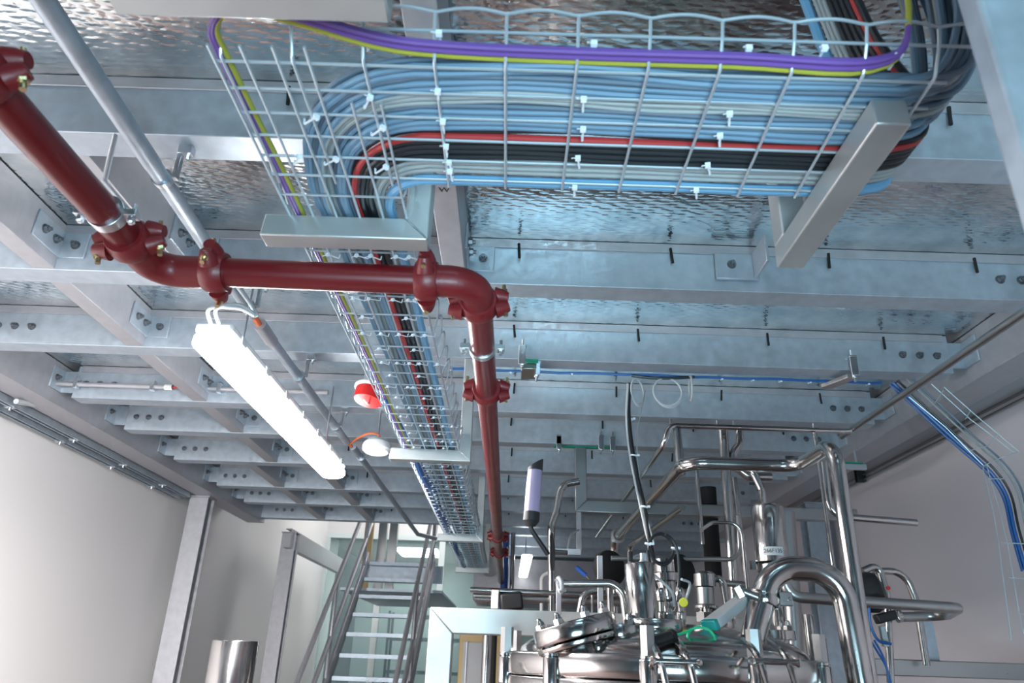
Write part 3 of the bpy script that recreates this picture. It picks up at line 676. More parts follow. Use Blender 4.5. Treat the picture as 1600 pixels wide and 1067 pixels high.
m_ = MB(); m_.cyl(q0, q1, 0.014, 16); m_.build('sleeve', 'grey_pl', t)
m_ = MB(); m_.cyl(q0+V((0, .01, .02)), q1+V((.0, -.3, .03)), 0.012, 12); m_.build('black_cable', 'black', t)

# ================================================================== STAINLESS PIPEWORK
def pipe(label, pts, r, bend=0.06, m_='steel', name='process_pipe', seg=16, foot=False):
    if foot: pts = list(pts)+[V((pts[-1].x, pts[-1].y, 0.0))]
    o = MB().tube(fillet(pts, bend, 8), r, seg).build(name, m_, ang=60); return tag(o, label, 'pipe')
def at(y, *pp): return [ony(px, py, y) for px, py in pp]
def down(p, dz): return V((p.x, p.y, p.z-dz))
# wall side rail tube
pipe('long slim stainless tube running back beneath the right platform edge', [(1.655, 1.2, 2.70), (1.672, 3.60, 2.70)], 0.0155, m_='steel_dull')
zh = 2.685; h1 = onz(1330, 674, zh); yh = h1.y; h0 = ony(1046, 664, yh); h0.z = zh
h2 = ony(1036, 697, yh); h3 = onz(931, 838, h2.z)
pipe('thin stainless header crossing in front of the platform then dropping and running back', [h1, h0, h2, V((h2.x, h3.y, h2.z))], 0.0135, 0.05)
for px in (1048, 1121, 1147, 1271):
    q = ony(px, 660, yh); o = MB().cyl((q.x, yh, zh+0.010), (q.x, yh, zh+0.034), 0.006, 10).build('hanger_rod', 'zinc')
    tag(o, {1048: 'short bright hanger stud at the left bend of the thin header', 1121: 'short bright hanger stud on the header, second one along', 1147: 'short bright hanger stud on the header above the S bent pipe', 1271: 'short bright hanger stud on the header near the long rail tube'}[px], 'rod')
# main loop pipe
b0 = ony(1352, 1067, 2.5); b1 = ony(1303, 692, 2.5); b2 = onz(1243, 727, b1.z); b3 = onz(1068, 724, b1.z); yb2 = (b2.y+b3.y)/2
b4 = onz(953, 845, b1.z)
pipe('stout stainless pipe rising at the right, looping back and dropping at the clamp', [V((b1.x, 2.5, 1.0)), V((b1.x, 2.5, b1.z)), V((b1.x, yb2, b1.z)), V((b3.x, yb2, b1.z)), V((b3.x, b4.y, b1.z)), V((b3.x, b4.y, 1.6))], 0.0262, 0.085, seg=24)
pipe('short vertical stainless pipe hanging from the left part of the thin header', at(yh+0.02, (1056, 664), (1064, 742)), 0.0225)
pipe('vertical stainless pipe behind the thin header, right of its middle', at(yh+0.1, (1129, 668), (1148, 940)), 0.024)
pipe('short S bent stainless pipe below the thin header', at(yh+0.12, (1155, 668), (1155, 694), (1142, 712), (1150, 730), (1170, 745), (1205, 745)), 0.021, 0.05)
pipe('slim vertical stainless pipe left of the black insulated pipe', at(3.7, (1088, 730), (1098, 850)), 0.010)
pipe('slim vertical stainless pipe right of the black insulated pipe', at(4.2, (1147, 746), (1170, 940)), 0.015, foot=True)
pipe('narrow bent stainless tube feeding the top of the filter housing', at(3.1, (1148, 727), (1176, 736), (1190, 765), (1192, 792)), 0.0155, 0.05)
pipe('slim vertical stainless tube under the right end of the thin header', at(3.45, (1273, 676), (1304, 900)), 0.0105)
pipe('stainless tube dropping then elbowing right to an open end by the wall', at(3.05, (1287, 722), (1297, 806), (1432, 817)), 0.0148, 0.065)
pipe('slim stainless diagonal tube behind the cable drop', [onz(1066, 793, 2.3), onz(984, 853, 2.3), down(onz(984, 853, 2.3), 0.5)], 0.016, 0.05)
pipe('small hooked stainless tube with an open slanted end', at(2.9, (1094, 829), (1112, 816), (1158, 817), (1172, 960)), 0.0072, 0.05)
pipe('dark stainless tube passing behind the black coil and turning upward', at(3.3, (955, 872), (1157, 874), (1153, 806)), 0.0105, 0.06, m_='steel_dull')
pipe('black insulated vertical pipe behind the filter housing', at(4.4, (1106, 762), (1115, 900)), 0.048, m_='rubber')
pipe('stainless bent tube ending in a round clamp left of the sensor', at(2.75, (880, 912), (972, 911), (980, 975)), 0.0148, 0.06)
pipe('bent stainless pipe behind the left upright of the hanging frame', at(4.0, (905, 752), (877, 757), (869, 800), (861, 822), (862, 960)), 0.0195, 0.07, foot=True)
pipe('stainless pipe running crosswise behind the pale frame, upper one', at(3.99, (735, 921), (862, 927), (985, 932)), 0.014)
pipe('stainless pipe running crosswise behind the pale frame, lower one', at(4.01, (740, 932), (862, 937), (985, 942)), 0.018, m_='steel_dull')
pipe('short curved stainless pipe left of the flat strut', [V((ony(905, 958, 3.5).x, 3.5, 0))]+at(3.5, (905, 958), (911, 926), (945, 920)), 0.016, 0.06)
pipe('white painted bent pipe behind the crosswise pipes', [V((ony(846, 955, 5.2).x, 5.2, 0))]+at(5.2, (846, 955), (846, 900), (860, 894)), 0.012, 0.04, m_='white')
pipe('small bent stainless pipe joining the right of the glass bodied valve', at(2.95, (1108, 905), (1128, 903), (1137, 955)), 0.0145, 0.05)
pipe('stainless crosswise stub behind the valve', at(3.4, (1125, 910), (1165, 914)), 0.014, m_='steel_dull')
# thick U pipe
u_ = at(2.42, (1174, 1006), (1205, 887), (1312, 891), (1345, 1067))
big = thing('process_pipe', 'thick brushed stainless U bend pipe rising from the vessel lid', 'pipe', u_[0])
big['category'] = 'pipe'
MB().tube(fillet([u_[0], u_[1], u_[2], u_[3], V((u_[3].x, 2.42, 0.9))], 0.112, 12), 0.0385, 28).build('bend', 'steel', big, ang=60)
a = ony(1193, 935, 2.42); ax = (u_[1]-u_[0]).normalized()
m_ = MB(); m_.lathe([(0.039, -.016), (0.050, -.014), (0.054, 0), (0.050, .014), (0.039, .016)], a, ax, 28); m_.build('clamp', 'steel', big)
m_ = MB(); m_.box(a.x+0.045, a.x+0.085, a.y-.02, a.y+.01, a.z-0.02, a.z+0.02); m_.cyl(a+V((.075, -.03, 0)), a+V((.075, .03, 0)), 0.006, 8); m_.build('clamp_lug', 'steel_dull', big, bevel=.003)
m_ = MB(); m_.cyl(a+V((-.095, -.03, .024)), a+V((-.03, -.035, 0.0)), 0.012, 14); m_.cyl(a+V((-.09, -.03, .03)), a+V((-.075, -.03, -.0)), 0.018, 6); m_.build('wing_nut', 'steel_dull', big)
# pipe to right with return
r1 = at(2.75, (1220, 893), (1234, 932), (1330, 939), (1497, 950)); r2 = ony(1478, 962, 3.15); r3 = ony(1402, 964, 3.15)
pipe('dark stainless pipe elbowing out to the right and returning in a tight U', [r1[0], r1[1], r1[2], r1[3], r2, r3], 0.0195, [0, .07, .07, .05, .06, 0], m_='steel_dull')
pipe('stainless pipe bending down above the black actuator', at(3.1, (1348, 892), (1372, 882), (1386, 930), (1392, 1067)), 0.0145, 0.06)
pipe('stainless pipe arching over to the right of the black actuator', at(3.3, (1365, 892), (1413, 893), (1432, 940), (1448, 1040)), 0.0150, 0.085)
pipe('vertical stainless pipe at the right edge of the vessel', at(3.0, (1262, 960), (1275, 1067)), 0.02)
pipe('wide vertical stainless duct behind the U bend', at(3.6, (1228, 800), (1245, 1067)), 0.042, m_='steel_dull')

# filter housing with number
fz = at(3.1, (1198, 790), (1206, 880))
t = thing('filter_housing', 'upright stainless filter housing with a numbered label', 'filter', fz[1])
m_ = MB(); m_.lathe([(0.055, 0), (0.066, 0.004), (0.066, fz[0].z-fz[1].z-0.012), (0.060, fz[0].z-fz[1].z)], (fz[0].x, 3.1, fz[1].z), seg=36); m_.build('body', 'steel', t, ang=60)
m_ = MB(); m_.lathe([(0.058, 0), (0.064, 0.006), (0.064, 0.03), (0.058, 0.035)], (fz[0].x, 3.1, fz[1].z-0.038), seg=32); m_.build('clamp_ring', 'steel_dull', t)
m_ = MB(); m_.cyl((fz[0].x-0.085, 3.08, fz[1].z-.03), (fz[0].x-0.085, 3.08, fz[1].z+0.005), 0.016, 6); m_.build('clamp_nut', 'steel', t)
m_ = MB(); m_.cyl((fz[0].x, 3.1, fz[1].z-.038), (fz[0].x, 3.1, fz[1].z-0.25), 0.03, 20); m_.build('outlet', 'steel', t)
lc = ony(1205, 860, 3.03)
HR = 0.0668; A0 = math.atan2(-3.1, -fz[0].x)+0.10
m_ = MB(); lab = []
for k in range(11):
    a_ = A0+(k-5)*0.125; lab += [V((fz[0].x+HR*math.cos(a_), 3.1+HR*math.sin(a_), lc.z-0.017)), V((fz[0].x+HR*math.cos(a_), 3.1+HR*math.sin(a_), lc.z+0.017))]
m_.add(lab, [(2*k, 2*k+2, 2*k+3, 2*k+1) for k in range(10)]); lb = m_.build('label_plate', 'paper', t)
tx = text('number', '266F135', (fz[0].x, 3.1, lc.z), Matrix.Identity(3), 0.0215, 'ink', t)
for v in tx.data.vertices:
    a_ = A0+v.co.x/HR; rr = HR+0.0008+v.co.z; zz = v.co.y; v.co = V((rr*math.cos(a_), rr*math.sin(a_), zz))

# ================================================================== VESSEL
vc = V((0.488, 2.72, 1.60)); VR = 0.535
p_ = ony(815, 1030, 2.5); q_ = ony(1292, 1040, 2.5); vc.x = (p_.x+q_.x)/2
ves = thing('process_vessel', 'large polished stainless vessel with bolted domed lid', 'vessel', (vc.x, vc.y, 0))
m_ = MB(); m_.lathe([(0.10, 0.62), (0.40, 0.70), (0.50, 0.85), (0.50, 1.52)], (vc.x, vc.y, 0), seg=64); m_.build('shell', 'steel', ves, ang=50)
m_ = MB(); m_.lathe([(0.47, 1.50), (VR-.004, 1.50), (VR, 1.504), (VR, 1.556), (VR-.003, 1.559), (0.47, 1.559)], (vc.x, vc.y, 0), seg=72); m_.build('lower_flange', 'steel', ves, ang=50)
m_ = MB(); m_.lathe([(0.47, 1.563), (VR-.004, 1.563), (VR, 1.567), (VR, 1.624), (VR-.006, 1.63), (0.47, 1.63)], (vc.x, vc.y, 0), seg=72); m_.build('lid_flange', 'steel', ves, ang=50)
dome = [(VR-0.05, 1.63)]+[((VR-0.055)*math.cos(k*PI/2/10), 1.63+0.105*math.sin(k*PI/2/10)) for k in range(0, 11)]
m_ = MB(); m_.lathe(dome, (vc.x, vc.y, 0), seg=72); m_.build('lid_dome', 'steel', ves, ang=60)
def domez(x, y):
    r = math.hypot(x-vc.x, y-vc.y)/(VR-0.035); return 1.60+0.125*math.sqrt(max(0, 1-r*r))
for k in range(4):
    a_ = PI/4+k*PI/2; m_ = MB(); m_.cyl((vc.x+0.40*math.cos(a_), vc.y+0.40*math.sin(a_), 0), (vc.x+0.40*math.cos(a_), vc.y+0.40*math.sin(a_), 0.95), 0.035, 16); m_.build('leg', 'steel', ves)
_b = MB(); hx = [(0.0215*math.cos(PI/3*k), 0.0215*math.sin(PI/3*k)) for k in range(6)]
_b.prism(hx, (0, 0, 0.048), (0, 0, 0.128), (1, 0, 0), (0, 1, 0)); HEXNUT = _b.mesh('lid_nut', m_='steel_dull', smooth=False)
_b = MB(); _b.lathe([(0.020, 0.040), (0.024, 0.042), (0.024, 0.049), (0.020, 0.051)], (0, 0, 0), seg=20); WASH = _b.mesh('washer', m_='steel')
_b = MB(); _b.lathe([(0.024, -0.042), (0.026, -0.040), (0.026, 0.036), (0.024, 0.040)], (0, 0, 0), seg=24); SLV = _b.mesh('sleeve', m_='steel')
_b = MB(); _b.cyl((0, 0, -0.14), (0, 0, -0.04), 0.014, 14); STUD = _b.mesh('stud', m_='steel')
for k in range(11):
    a_ = math.radians(-90-80+32.73*k); px_, py_ = vc.x+(VR-0.002)*math.cos(a_), vc.y+(VR-0.002)*math.sin(a_)
    e = bpy.data.objects.new('lid_bolt', None); S.collection.objects.link(e); e.empty_display_size = .03; e.parent = ves; e.location = V((px_, py_, 1.575))-WL[ves.name]
    for me, nm in ((HEXNUT, 'lid_nut'), (WASH, 'washer'), (SLV, 'sleeve'), (STUD, 'stud')):
        o = bpy.data.objects.new(nm, me); S.collection.objects.link(o); o.parent = e; o.rotation_euler = (0, 0, a_)
# swing handles
for px in (1056, 1211):
    c = ony(px, 1034, 2.14); m_ = MB(); m_.cyl(c+V((-.062, 0, 0)), c+V((.062, 0, 0)), 0.008, 12)
    for sx in (-1, 1): m_.lathe([(0.009, -0.007), (0.013, 0), (0.009, 0.007)], c+V((sx*.062, 0, 0)), (1, 0, 0), 12)
    m_.build('handle_bar', 'steel', ves)
    for sx in (-0.5, 0.35):
        m_ = MB(); m_.tube(spline([c+V((sx*.09, .12, .055)), c+V((sx*.09, .05, .035)), c+V((sx*.09+.006, 0, -.006)), c+V((sx*.09+.022, -.012, -.10))], 5), 0.0095, 10); m_.build('handle_arm', 'steel', ves)
def capnut(parent, p, n, s=1.0): return inst(CAPNUT, 'cap_nut', parent, p, aim(n), s)
# tilted manway
mc = ony(900, 988, 2.42); nz = V((-0.27, 0.03, 0.95)).normalized()
m_ = MB(); m_.lathe([(0.10, -.02), (0.128, -.019), (0.130, -.015), (0.130, .026), (0.126, .030), (0.10, .030)], mc, nz, 48); man = m_.build('manway_cover', 'steel', ves, ang=50)
m_ = MB(); m_.lathe([(0.09, -.042), (0.128, -.040), (0.130, -.036), (0.130, -.026), (0.127, -.0235), (0.09, -.0235)], mc, nz, 48); m_.build('manway_flange', 'steel', ves, ang=50)
m_ = MB(); m_.lathe([(0.112, -.042), (0.100, -.055), (0.100, -.10), (0.12, -.13)], mc, nz, 40); m_.build('manway_neck', 'steel', ves, ang=60)
uu = nz.orthogonal().normalized(); ww = nz.cross(uu)
for k in range(8):
    a_ = k*PI/4+.3; capnut(man, mc+nz*0.03+(uu*math.cos(a_)+ww*math.sin(a_))*0.108, nz, 1.0)
# nozzles with bolts
def nozzle(px, y, pyt, pyb, r, name, nuts=4, cover=0.028, rr=None, nn=(0, 0, 1)):
    a_ = ony(px, pyt, y); b_ = ony(px, pyb, y); h = a_.z-b_.z
    m_ = MB(); m_.lathe([(r*.72, -0.02), (r*.72, h*.45), (r*.98, h*.45), (r, h*.47), (r, h*.97), (r*.97, h)], (a_.x, y, b_.z), nn, 36)
    o = m_.build(name, 'steel', ves, ang=50)
    for k in range(nuts):
        g = 2*PI*k/nuts+.6; capnut(o, (a_.x+r*.74*math.cos(g), y+r*.74*math.sin(g), a_.z), (0, 0, 1), 1.0)
    return a_
nozzle(968, 2.40, 976, 1022, 0.060, 'nozzle', 4)
nozzle(1022, 2.46, 968, 1010, 0.090, 'sight_port', 4)
nozzle(1205, 2.75, 985, 1012, 0.08, 'nozzle', 5)
nozzle(1120, 3.0, 962, 1000, 0.07, 'nozzle', 5)
# tall sensor cylinder on port
sc = at(2.45, (1003, 880), (1015, 978))
t = thing('sensor_housing', 'tall polished steel sensor cylinder standing on the vessel lid', 'sensor', (sc[1].x, 2.45, sc[1].z))
m_ = MB(); H_ = sc[0].z-sc[1].z; m_.lathe([(0.040, 0), (0.047, 0.004), (0.047, H_-.004), (0.043, H_)], (sc[0].x, 2.45, sc[1].z), (-.055, 0, 1), 40); m_.build('body', 'steel', t, ang=60)
q = ony(985, 877, 2.43); m_ = MB(); m_.cyl(q, q+V((0, 0, .03)), 0.009, 10); m_.build('cable_gland', 'black', t)
q = ony(1006, 882, 2.45); m_ = MB(); m_.lathe([(0.016, -.01), (0.016, .01), (0.012, .012), (0.012, .035)], q, seg=14); m_.build('connector', 'zinc', t)
# second sensor behind
s2 = at(2.75, (1040, 874), (1046, 955))
t = thing('sensor_housing', 'smaller steel sensor barrel behind the tall cylinder', 'sensor', s2[1])
m_ = MB(); H_ = s2[0].z-s2[1].z; m_.lathe([(0.022, 0), (0.034, 0.03), (0.034, H_*.55), (0.046, H_*.58), (0.046, H_*.72), (0.036, H_*.75), (0.036, H_)], (s2[0].x, 2.75, s2[1].z), (-.04, 0, 1), 30); m_.build('body', 'steel', t, ang=50)
for px, yy, lb in ((1032, 2.6, 'slim threaded steel valve stem in front of the barrel'), (1062, 2.62, 'slim threaded steel valve stem by the yellow tag')):
    a_, b_ = at(yy, (px, 918), (px+4, 975)); h = a_.z-b_.z
    tag(MB().lathe([(0.012, 0), (0.016, 0.01), (0.016, h*.3), (0.010, h*.34), (0.010, h*.6), (0.017, h*.63), (0.017, h*.85), (0.009, h)], (a_.x, yy, b_.z), seg=16).build('check_valve', 'steel'), lb, 'valve')
# glass bodied valve
a_, b_ = at(2.95, (1100, 893), (1107, 985)); h = a_.z-b_.z
t = thing('valve', 'clear bodied valve with steel collars in front of the black insulated pipe', 'valve', b_)
MB().lathe([(0.02, h*.72), (0.042, h*.74), (0.042, h*.95), (0.03, h)], (a_.x, 2.95, b_.z), seg=28).build('upper_collar', 'steel', t)
MB().lathe([(0.030, h*.42), (0.033, h*.44), (0.033, h*.72)], (a_.x, 2.95, b_.z), seg=28).build('body', 'steel_dull', t)
MB().lathe([(0.032, h*.36), (0.046, h*.37), (0.046, h*.41), (0.032, h*.42)], (a_.x, 2.95, b_.z), seg=28).build('clamp', 'steel', t)
MB().prism([(0.040*math.cos(PI/3*k), 0.040*math.sin(PI/3*k)) for k in range(6)], (a_.x, 2.95, b_.z+h*.14), (a_.x, 2.95, b_.z+h*.30), (1, 0, 0), (0, 1, 0)).build('hex_nut', 'steel', t)
MB().cyl((a_.x, 2.95, b_.z-.03), (a_.x, 2.95, b_.z+h*.40), 0.014, 14).build('stem', 'steel', t)
# black actuators (round)
def disc(px, py, y, r, thick, label, ax=(0.5, -1, 0.1)):
    c = ony(px, py, y); t = thing('valve_actuator', label, 'actuator', c)
    MB().lathe([(r*.7, -thick*.5), (r*.95, -thick*.35), (r, 0), (r*.95, thick*.35), (r*.55, thick*.5), (r*.2, thick*.62)], c, ax, 36).build('head', 'rubber', t, ang=45)
    MB().cyl(c, (c.x+.02, c.y+.03, 0.0), 0.016, 14).build('spindle', 'steel', t); return t
disc(952, 888, 3.6, 0.085, 0.05, 'round black actuator half hidden behind the vertical pipes')
disc(1062, 893, 3.3, 0.075, 0.05, 'round black actuator behind the hanging black cable loop')
q = ony(953, 914, 3.45); tag(MB().lathe([(0.01, -.003), (0.011, 0), (0.01, .003)], q, (0, 1, 0), 18).build('yellow_tag', 'yellow'), 'small yellow disc tag on the black actuator at the left', 'tag')
q = ony(1068, 941, 2.55); tag(MB().lathe([(0.0135, -.0015), (0.0145, 0), (0.0135, .0015)], q, (.2, 1, 0), 26).build('yellow_tag', 'yellow'), 'yellow oval tag hanging among the valve stems', 'tag')
# module box, green cable, black probe
a_, b_ = ony(1107, 978, 2.38), ony(1163, 936, 2.48); dd = (b_-a_).normalized()
t = thing('interface_module', 'slanting grey and teal module box above the vessel lid', 'module', a_)
MB().bar(a_+dd*.018, b_-dd*.018, 0.055, 0.030).build('case', 'grey_pl', t, bevel=.003)
MB().bar(a_, a_+dd*.018, 0.057, 0.031).build('end_cap', 'teal', t, bevel=.003); MB().bar(b_-dd*.018, b_+dd*.006, 0.057, 0.031).build('end_cap', 'teal', t, bevel=.003)
MB().bar(b_+dd*.006, b_+dd*.05, 0.03, 0.022).build('plug', 'black', t, bevel=.003)
for k in range(5): MB().bar(a_+dd*(.028+.02*k)+V((0, 0, .0155)), a_+dd*(.040+.02*k)+V((0, 0, .0155)), 0.046, 0.0012).build('rib', 'c_light', t)
a_, b_ = ony(1003, 1009, 2.22), ony(1054, 992, 2.26)
t = thing('inductive_probe', 'black cylindrical probe with steel nut in front of the sight port', 'sensor', a_)
MB().cyl(a_, b_, 0.0155, 20).build('barrel', 'black', t); dd = (b_-a_).normalized()
MB().lathe([(0.016, -.004), (0.0185, -.004), (0.0185, .006), (0.016, .006)], b_-dd*.01, dd, 20).build('end_ring', 'rubber', t)
MB().lathe([(0.0155, -.003), (0.021, -.003), (0.021, .004), (0.0155, .004)], a_+dd*.028, dd, 6).build('nut', 'zinc', t)
g0 = ony(1056, 992, 2.27); gc = ony(1096, 997, 2.30); gp = [g0, ony(1070, 988, 2.28), ony(1082, 983, 2.29)]
n_ = 60; gax = []
for k in range(n_+1):
    a2 = PI*0.75-2*PI*3*k/n_; gax.append(gc+V((0.041*math.cos(a2)*(1-.03*(k % 7)/7), 0.012*math.sin(a2*1.0)+0.004*math.sin(k), 0.030*math.sin(a2)+0.002*math.cos(k*1.7))))
tag(MB().tube(spline(gp+gax[::2], 3), 0.0033, 8).build('green_cable', 'c_green'), 'bright green cable coiled on top of the vessel lid', 'cable')

# ================================================================== SQUARE TUBE FRAMES
def boxtube(t, poly, y0, y1, m_='tube', name='rail'): return MB().prism(poly, (0, y0, 0), (0, y1, 0), (1, 0, 0), (0, 0, 1)).build(name, m_, t, bevel=.004)
a_ = ony(672, 948, 3.2); wv = 0.098; x0, zt = a_.x, a_.z; x1 = ony(1180, 965, 3.2).x
t = thing('machine_frame', 'pale square tube frame with mitred corner left of the vessel', 'frame', (x0, 3.25, 0))
boxtube(t, [(x0, zt), (x1, zt), (x1, zt-wv), (x0+wv+.0005, zt-wv)], 3.2, 3.3); boxtube(t, [(x0, 0), (x0, zt-.001), (x0+wv, zt-wv-.001), (x0+wv, 0)], 3.2, 3.3, name='post')
boxtube(t, [(x1-wv, 0), (x1-wv, zt-wv), (x1, zt-wv), (x1, 0)], 3.2, 3.3, name='post')
ya = 4.30; a_ = ony(899, 797, ya); b_ = ony(1191, 799, ya); wv = 0.068
t = thing('hanging_frame', 'brushed square tube frame hanging from the beams behind the pipes', 'frame', a_)
x0 = a_.x; zb = a_.z-0.008; xe = ony(1340, 800, ya).x
boxtube(t, [(x0, zb), (xe, zb), (xe, zb+wv), (x0+wv, zb+wv)], ya, ya+wv, 'steel_dull'); boxtube(t, [(x0, zb+.001), (x0, 2.792), (x0+wv, 2.792), (x0+wv, zb+wv+.001)], ya, ya+wv, 'steel_dull', 'post')
boxtube(t, [(x0-.13, 2.7935), (x0-.13, 2.7985), (x0+.25, 2.7985), (x0+.25, 2.7935)], ya, ya+.04, 'green_pad', 'green_pad')
def strut(y, pts, w_, label, m_='galv_pale'):
    a_, b_ = ony(*pts[0], y), ony(*pts[1], y); b_.x = (a_.x+b_.x)/2; a_.x = b_.x
    tag(MB().bar(a_, b_, w_, 0.012, (0, 1, 0)).build('flat_strut', m_, bevel=.002), label, 'strut')
strut(4.28, ((904, 800), (905, 862)), 0.030, 'narrow flat strut below the corner of the hanging frame')
strut(3.0, ((938, 868), (938, 985)), 0.022, 'pale flat strut standing beside the tall vertical pipe'); strut(3.0, ((873, 918), (873, 960)), 0.020, 'short pale flat strut under the round clamp')
tag(MB().bar(ony(866, 862, 4.0), ony(907, 863, 4.0), 0.03, 0.03).build('flat_strut', 'galv'), 'greenish grey crossbar linking the bent pipe and the flat strut', 'strut')
# beam clamps
def bclamp(px, py, y, label, pad=None, s=1.0):
    c = onz(px, py, 2.80) if y is None else V((ony(px, py, y).x, y, 2.80)); t = thing('beam_clamp', label, 'clamp', c)
    w_ = 0.016*s
    MB().box(c.x-w_, c.x+w_, c.y-.02, c.y-.012, 2.765, 2.85).build('jaw', 'zinc', t, bevel=.002)
    MB().box(c.x-w_, c.x+w_, c.y-.02, c.y+.03, 2.85, 2.856).build('top_jaw', 'zinc', t, bevel=.001)
    MB().cyl((c.x, c.y-.005, 2.74), (c.x, c.y-.005, 2.885), 0.005, 8).build('bolt', 'zinc', t)
    MB().prism([(0.010*math.cos(PI/3*k), 0.010*math.sin(PI/3*k)) for k in range(6)], (c.x, c.y-.005, 2.758), (c.x, c.y-.005, 2.770), (1, 0, 0), (0, 1, 0)).build('nut', 'zinc', t)
    if pad: MB().box(*pad, 2.788, 2.7965).build('green_pad', 'green_pad', t)
    return t
q = V((ony(816, 560, 2.94).x, 2.94, 2.8)); bclamp(816, 560, 2.935, 'zinc beam clamp with green pad right of the red pipe', (q.x+.01, q.x+.07, 2.935, 2.96))
bclamp(838, 590, 3.06, 'zinc beam clamp on the lower flange edge beside the brown stub')
bclamp(1334, 585, 2.935, 'zinc beam clamp near the right end of the blue cable')
bclamp(939, 700, 4.26, 'left one of two zinc clamps at the end of the long green pad'); bclamp(957, 700, 4.27, 'zinc clamp with hooked bolt right of the long green pad'); bclamp(873, 710, 4.29, 'zinc clamp at the left end of the long green pad')
q = onz(825, 575, 2.79); tag(MB().box(q.x-.03, q.x+.035, 2.97, 3.10, 2.765, 2.79).build('steel_stub', 'steel_dull', bevel=.003), 'short stainless tube stub bolted under the beam right of the red pipe', 'bracket')
q = onz(1318, 590, 2.79); tag(MB().bar((q.x-.05, 3.10, 2.775), (q.x+.01, 2.96, 2.775), .05, .02).build('steel_stub', 'steel_dull', bevel=.003), 'slanting stainless stub bolted under the beam near the right wall', 'bracket')

# ================================================================== BLUE CABLE, LOOPS, CABLE DROP
yb_ = 3.065
pts = [V((x, yb_+0.003*math.sin(x*9), 2.79+0.0015*math.sin(x*23))) for x in [-0.28+0.06*i for i in range(33)]]
tag(MB().tube(pts, 0.006, 8).build('blue_cable', 'c_royal'), 'blue cable clipped along the lower flange of a beam', 'cable')
for px in (702, 798, 895, 992, 1047, 1132, 1181, 1225, 1271, 1363):
    p = onz(px, 572+(px-700)*0.035, 2.785); inst(TIE, 'cable_tie', None, (p.x, yb_, 2.783), None, 0.9)
    tag(bpy.data.objects[list(WL)[-1]], 'white nylon cable tie on the blue cable along the beam', 'cable tie', 'white cable ties on the blue beam cable')
def coil(cx, cy, y, rx, rz, turns, r, tilt, label, m_='c_white', name='cable_coil'):
    c = ony(cx, cy, y); pts = []; n = 26*turns
    for k in range(n+1):
        a2 = PI/2+2*PI*turns*k/n; j = (k//26)*0.006+0.002*math.sin(k*.7)
        pts.append(c+V((math.cos(a2)*rx*math.cos(tilt)+j*.3, math.cos(a2)*rx*math.sin(tilt)+j*.8, math.sin(a2)*(rz+j*.35))))
    return tag(MB().tube(pts, r, 8).build(name, m_), label, 'cable'), c
coil(996, 612, 3.05, 0.045, 0.058, 3, 0.0042, 0.75, 'oval coil of pale grey cable above the cable drop')
coil(1043, 612, 3.05, 0.064, 0.064, 3, 0.0045, 0.1, 'round coil of pale grey cable hanging beneath the beam')
coil(1079, 606, 3.05, 0.055, 0.052, 2, 0.0045, 1.45, 'coil of pale grey cable seen edge on at the right of the round coil')
tag(MB().tube(spline([V((0.52, 3.055, 2.782)), V((0.62, 3.05, 2.772)), V((0.72, 3.05, 2.776)), V((0.80, 3.055, 2.786))], 6), 0.007, 8).build('black_cable', 'c_black'), 'short black cable tied under the blue one above the coils', 'cable')
dp = lambda y0, y1, L: spline([ony(px, py, y0+(y1-y0)*i/(len(L)-1)) for i, (px, py) in enumerate(L)], 6)
tag(MB().tube(dp(3.05, 2.75, [(984, 600), (982, 640), (986, 690), (996, 745), (1008, 800), (1016, 850), (1022, 880)]), 0.0095, 10).build('black_cable', 'c_black'), 'thick black cable dropping in a long sweep to the vessel', 'cable')
tag(MB().tube(dp(3.03, 2.73, [(981, 600), (979, 650), (983, 700), (993, 755), (1004, 805), (1012, 840), (1030, 890), (1060, 945)]), 0.0055, 8).build('grey_cable', 'c_white'), 'pale grey cable tied to the left of the long black cable', 'cable')
tag(MB().tube(dp(3.06, 2.78, [(1008, 610), (1000, 650), (995, 690), (1000, 750), (1012, 810), (1022, 850)]), 0.003, 8).build('grey_cable', 'c_light'), 'thin grey cable hanging free to the right of the black drop', 'cable')
for (px, py, yy) in ((984, 655, 3.0), (990, 712, 2.93), (1006, 792, 2.85)):
    c = ony(px, py, yy); o = MB().lathe([(0.0125, -.003), (0.0145, -.003), (0.0145, .003), (0.0125, .003)], c, (0.15, 0, 1), 16).box(c.x+.012, c.x+.022, c.y-.014, c.y-.006, c.z-.004, c.z+.004).build('cable_tie', 'tie')
    tag(o, 'white cable tie around the long black cable drop', 'cable tie', 'white ties around the cable drop')
coil(1033, 857, 2.68, 0.046, 0.050, 3, 0.0052, 0.2, 'coil of glossy black cable hanging above the sensors', 'c_black')
tag(MB().tube(dp(2.66, 2.6, [(1012, 860), (1018, 895), (1030, 925), (1046, 938), (1060, 915), (1060, 870), (1052, 845), (1040, 835)]), 0.0055, 8).build('black_cable', 'c_black'), 'black cable loop drooping to the valve stems', 'cable')
for px, py in ((1012, 850), (1053, 857)):
    c = ony(px, py, 2.66); tag(MB().lathe([(0.009, -.003), (0.011, -.003), (0.011, .003), (0.009, .003)], c, (0.3, 0, 1), 14).box(c.x+.005, c.x+.02, c.y-.016, c.y-.008, c.z-.004, c.z+.004).build('cable_tie', 'tie'), 'white cable tie on the black cable coil', 'cable tie', 'white ties on the black coil')
tag(MB().tube(dp(2.62, 2.42, [(1008, 868), (995, 868), (983, 880), (984, 930), (988, 975)]), 0.0038, 8).build('grey_cable', 'c_white'), 'pale grey cable running down the left side of the tall sensor', 'cable')
tag(MB().tube(dp(2.6, 2.6, [(1006, 888), (1030, 905), (1050, 925), (1054, 948)]), 0.005, 8).build('grey_cable', 'c_light'), 'grey cable crossing from the sensor to the valve stem', 'cable')
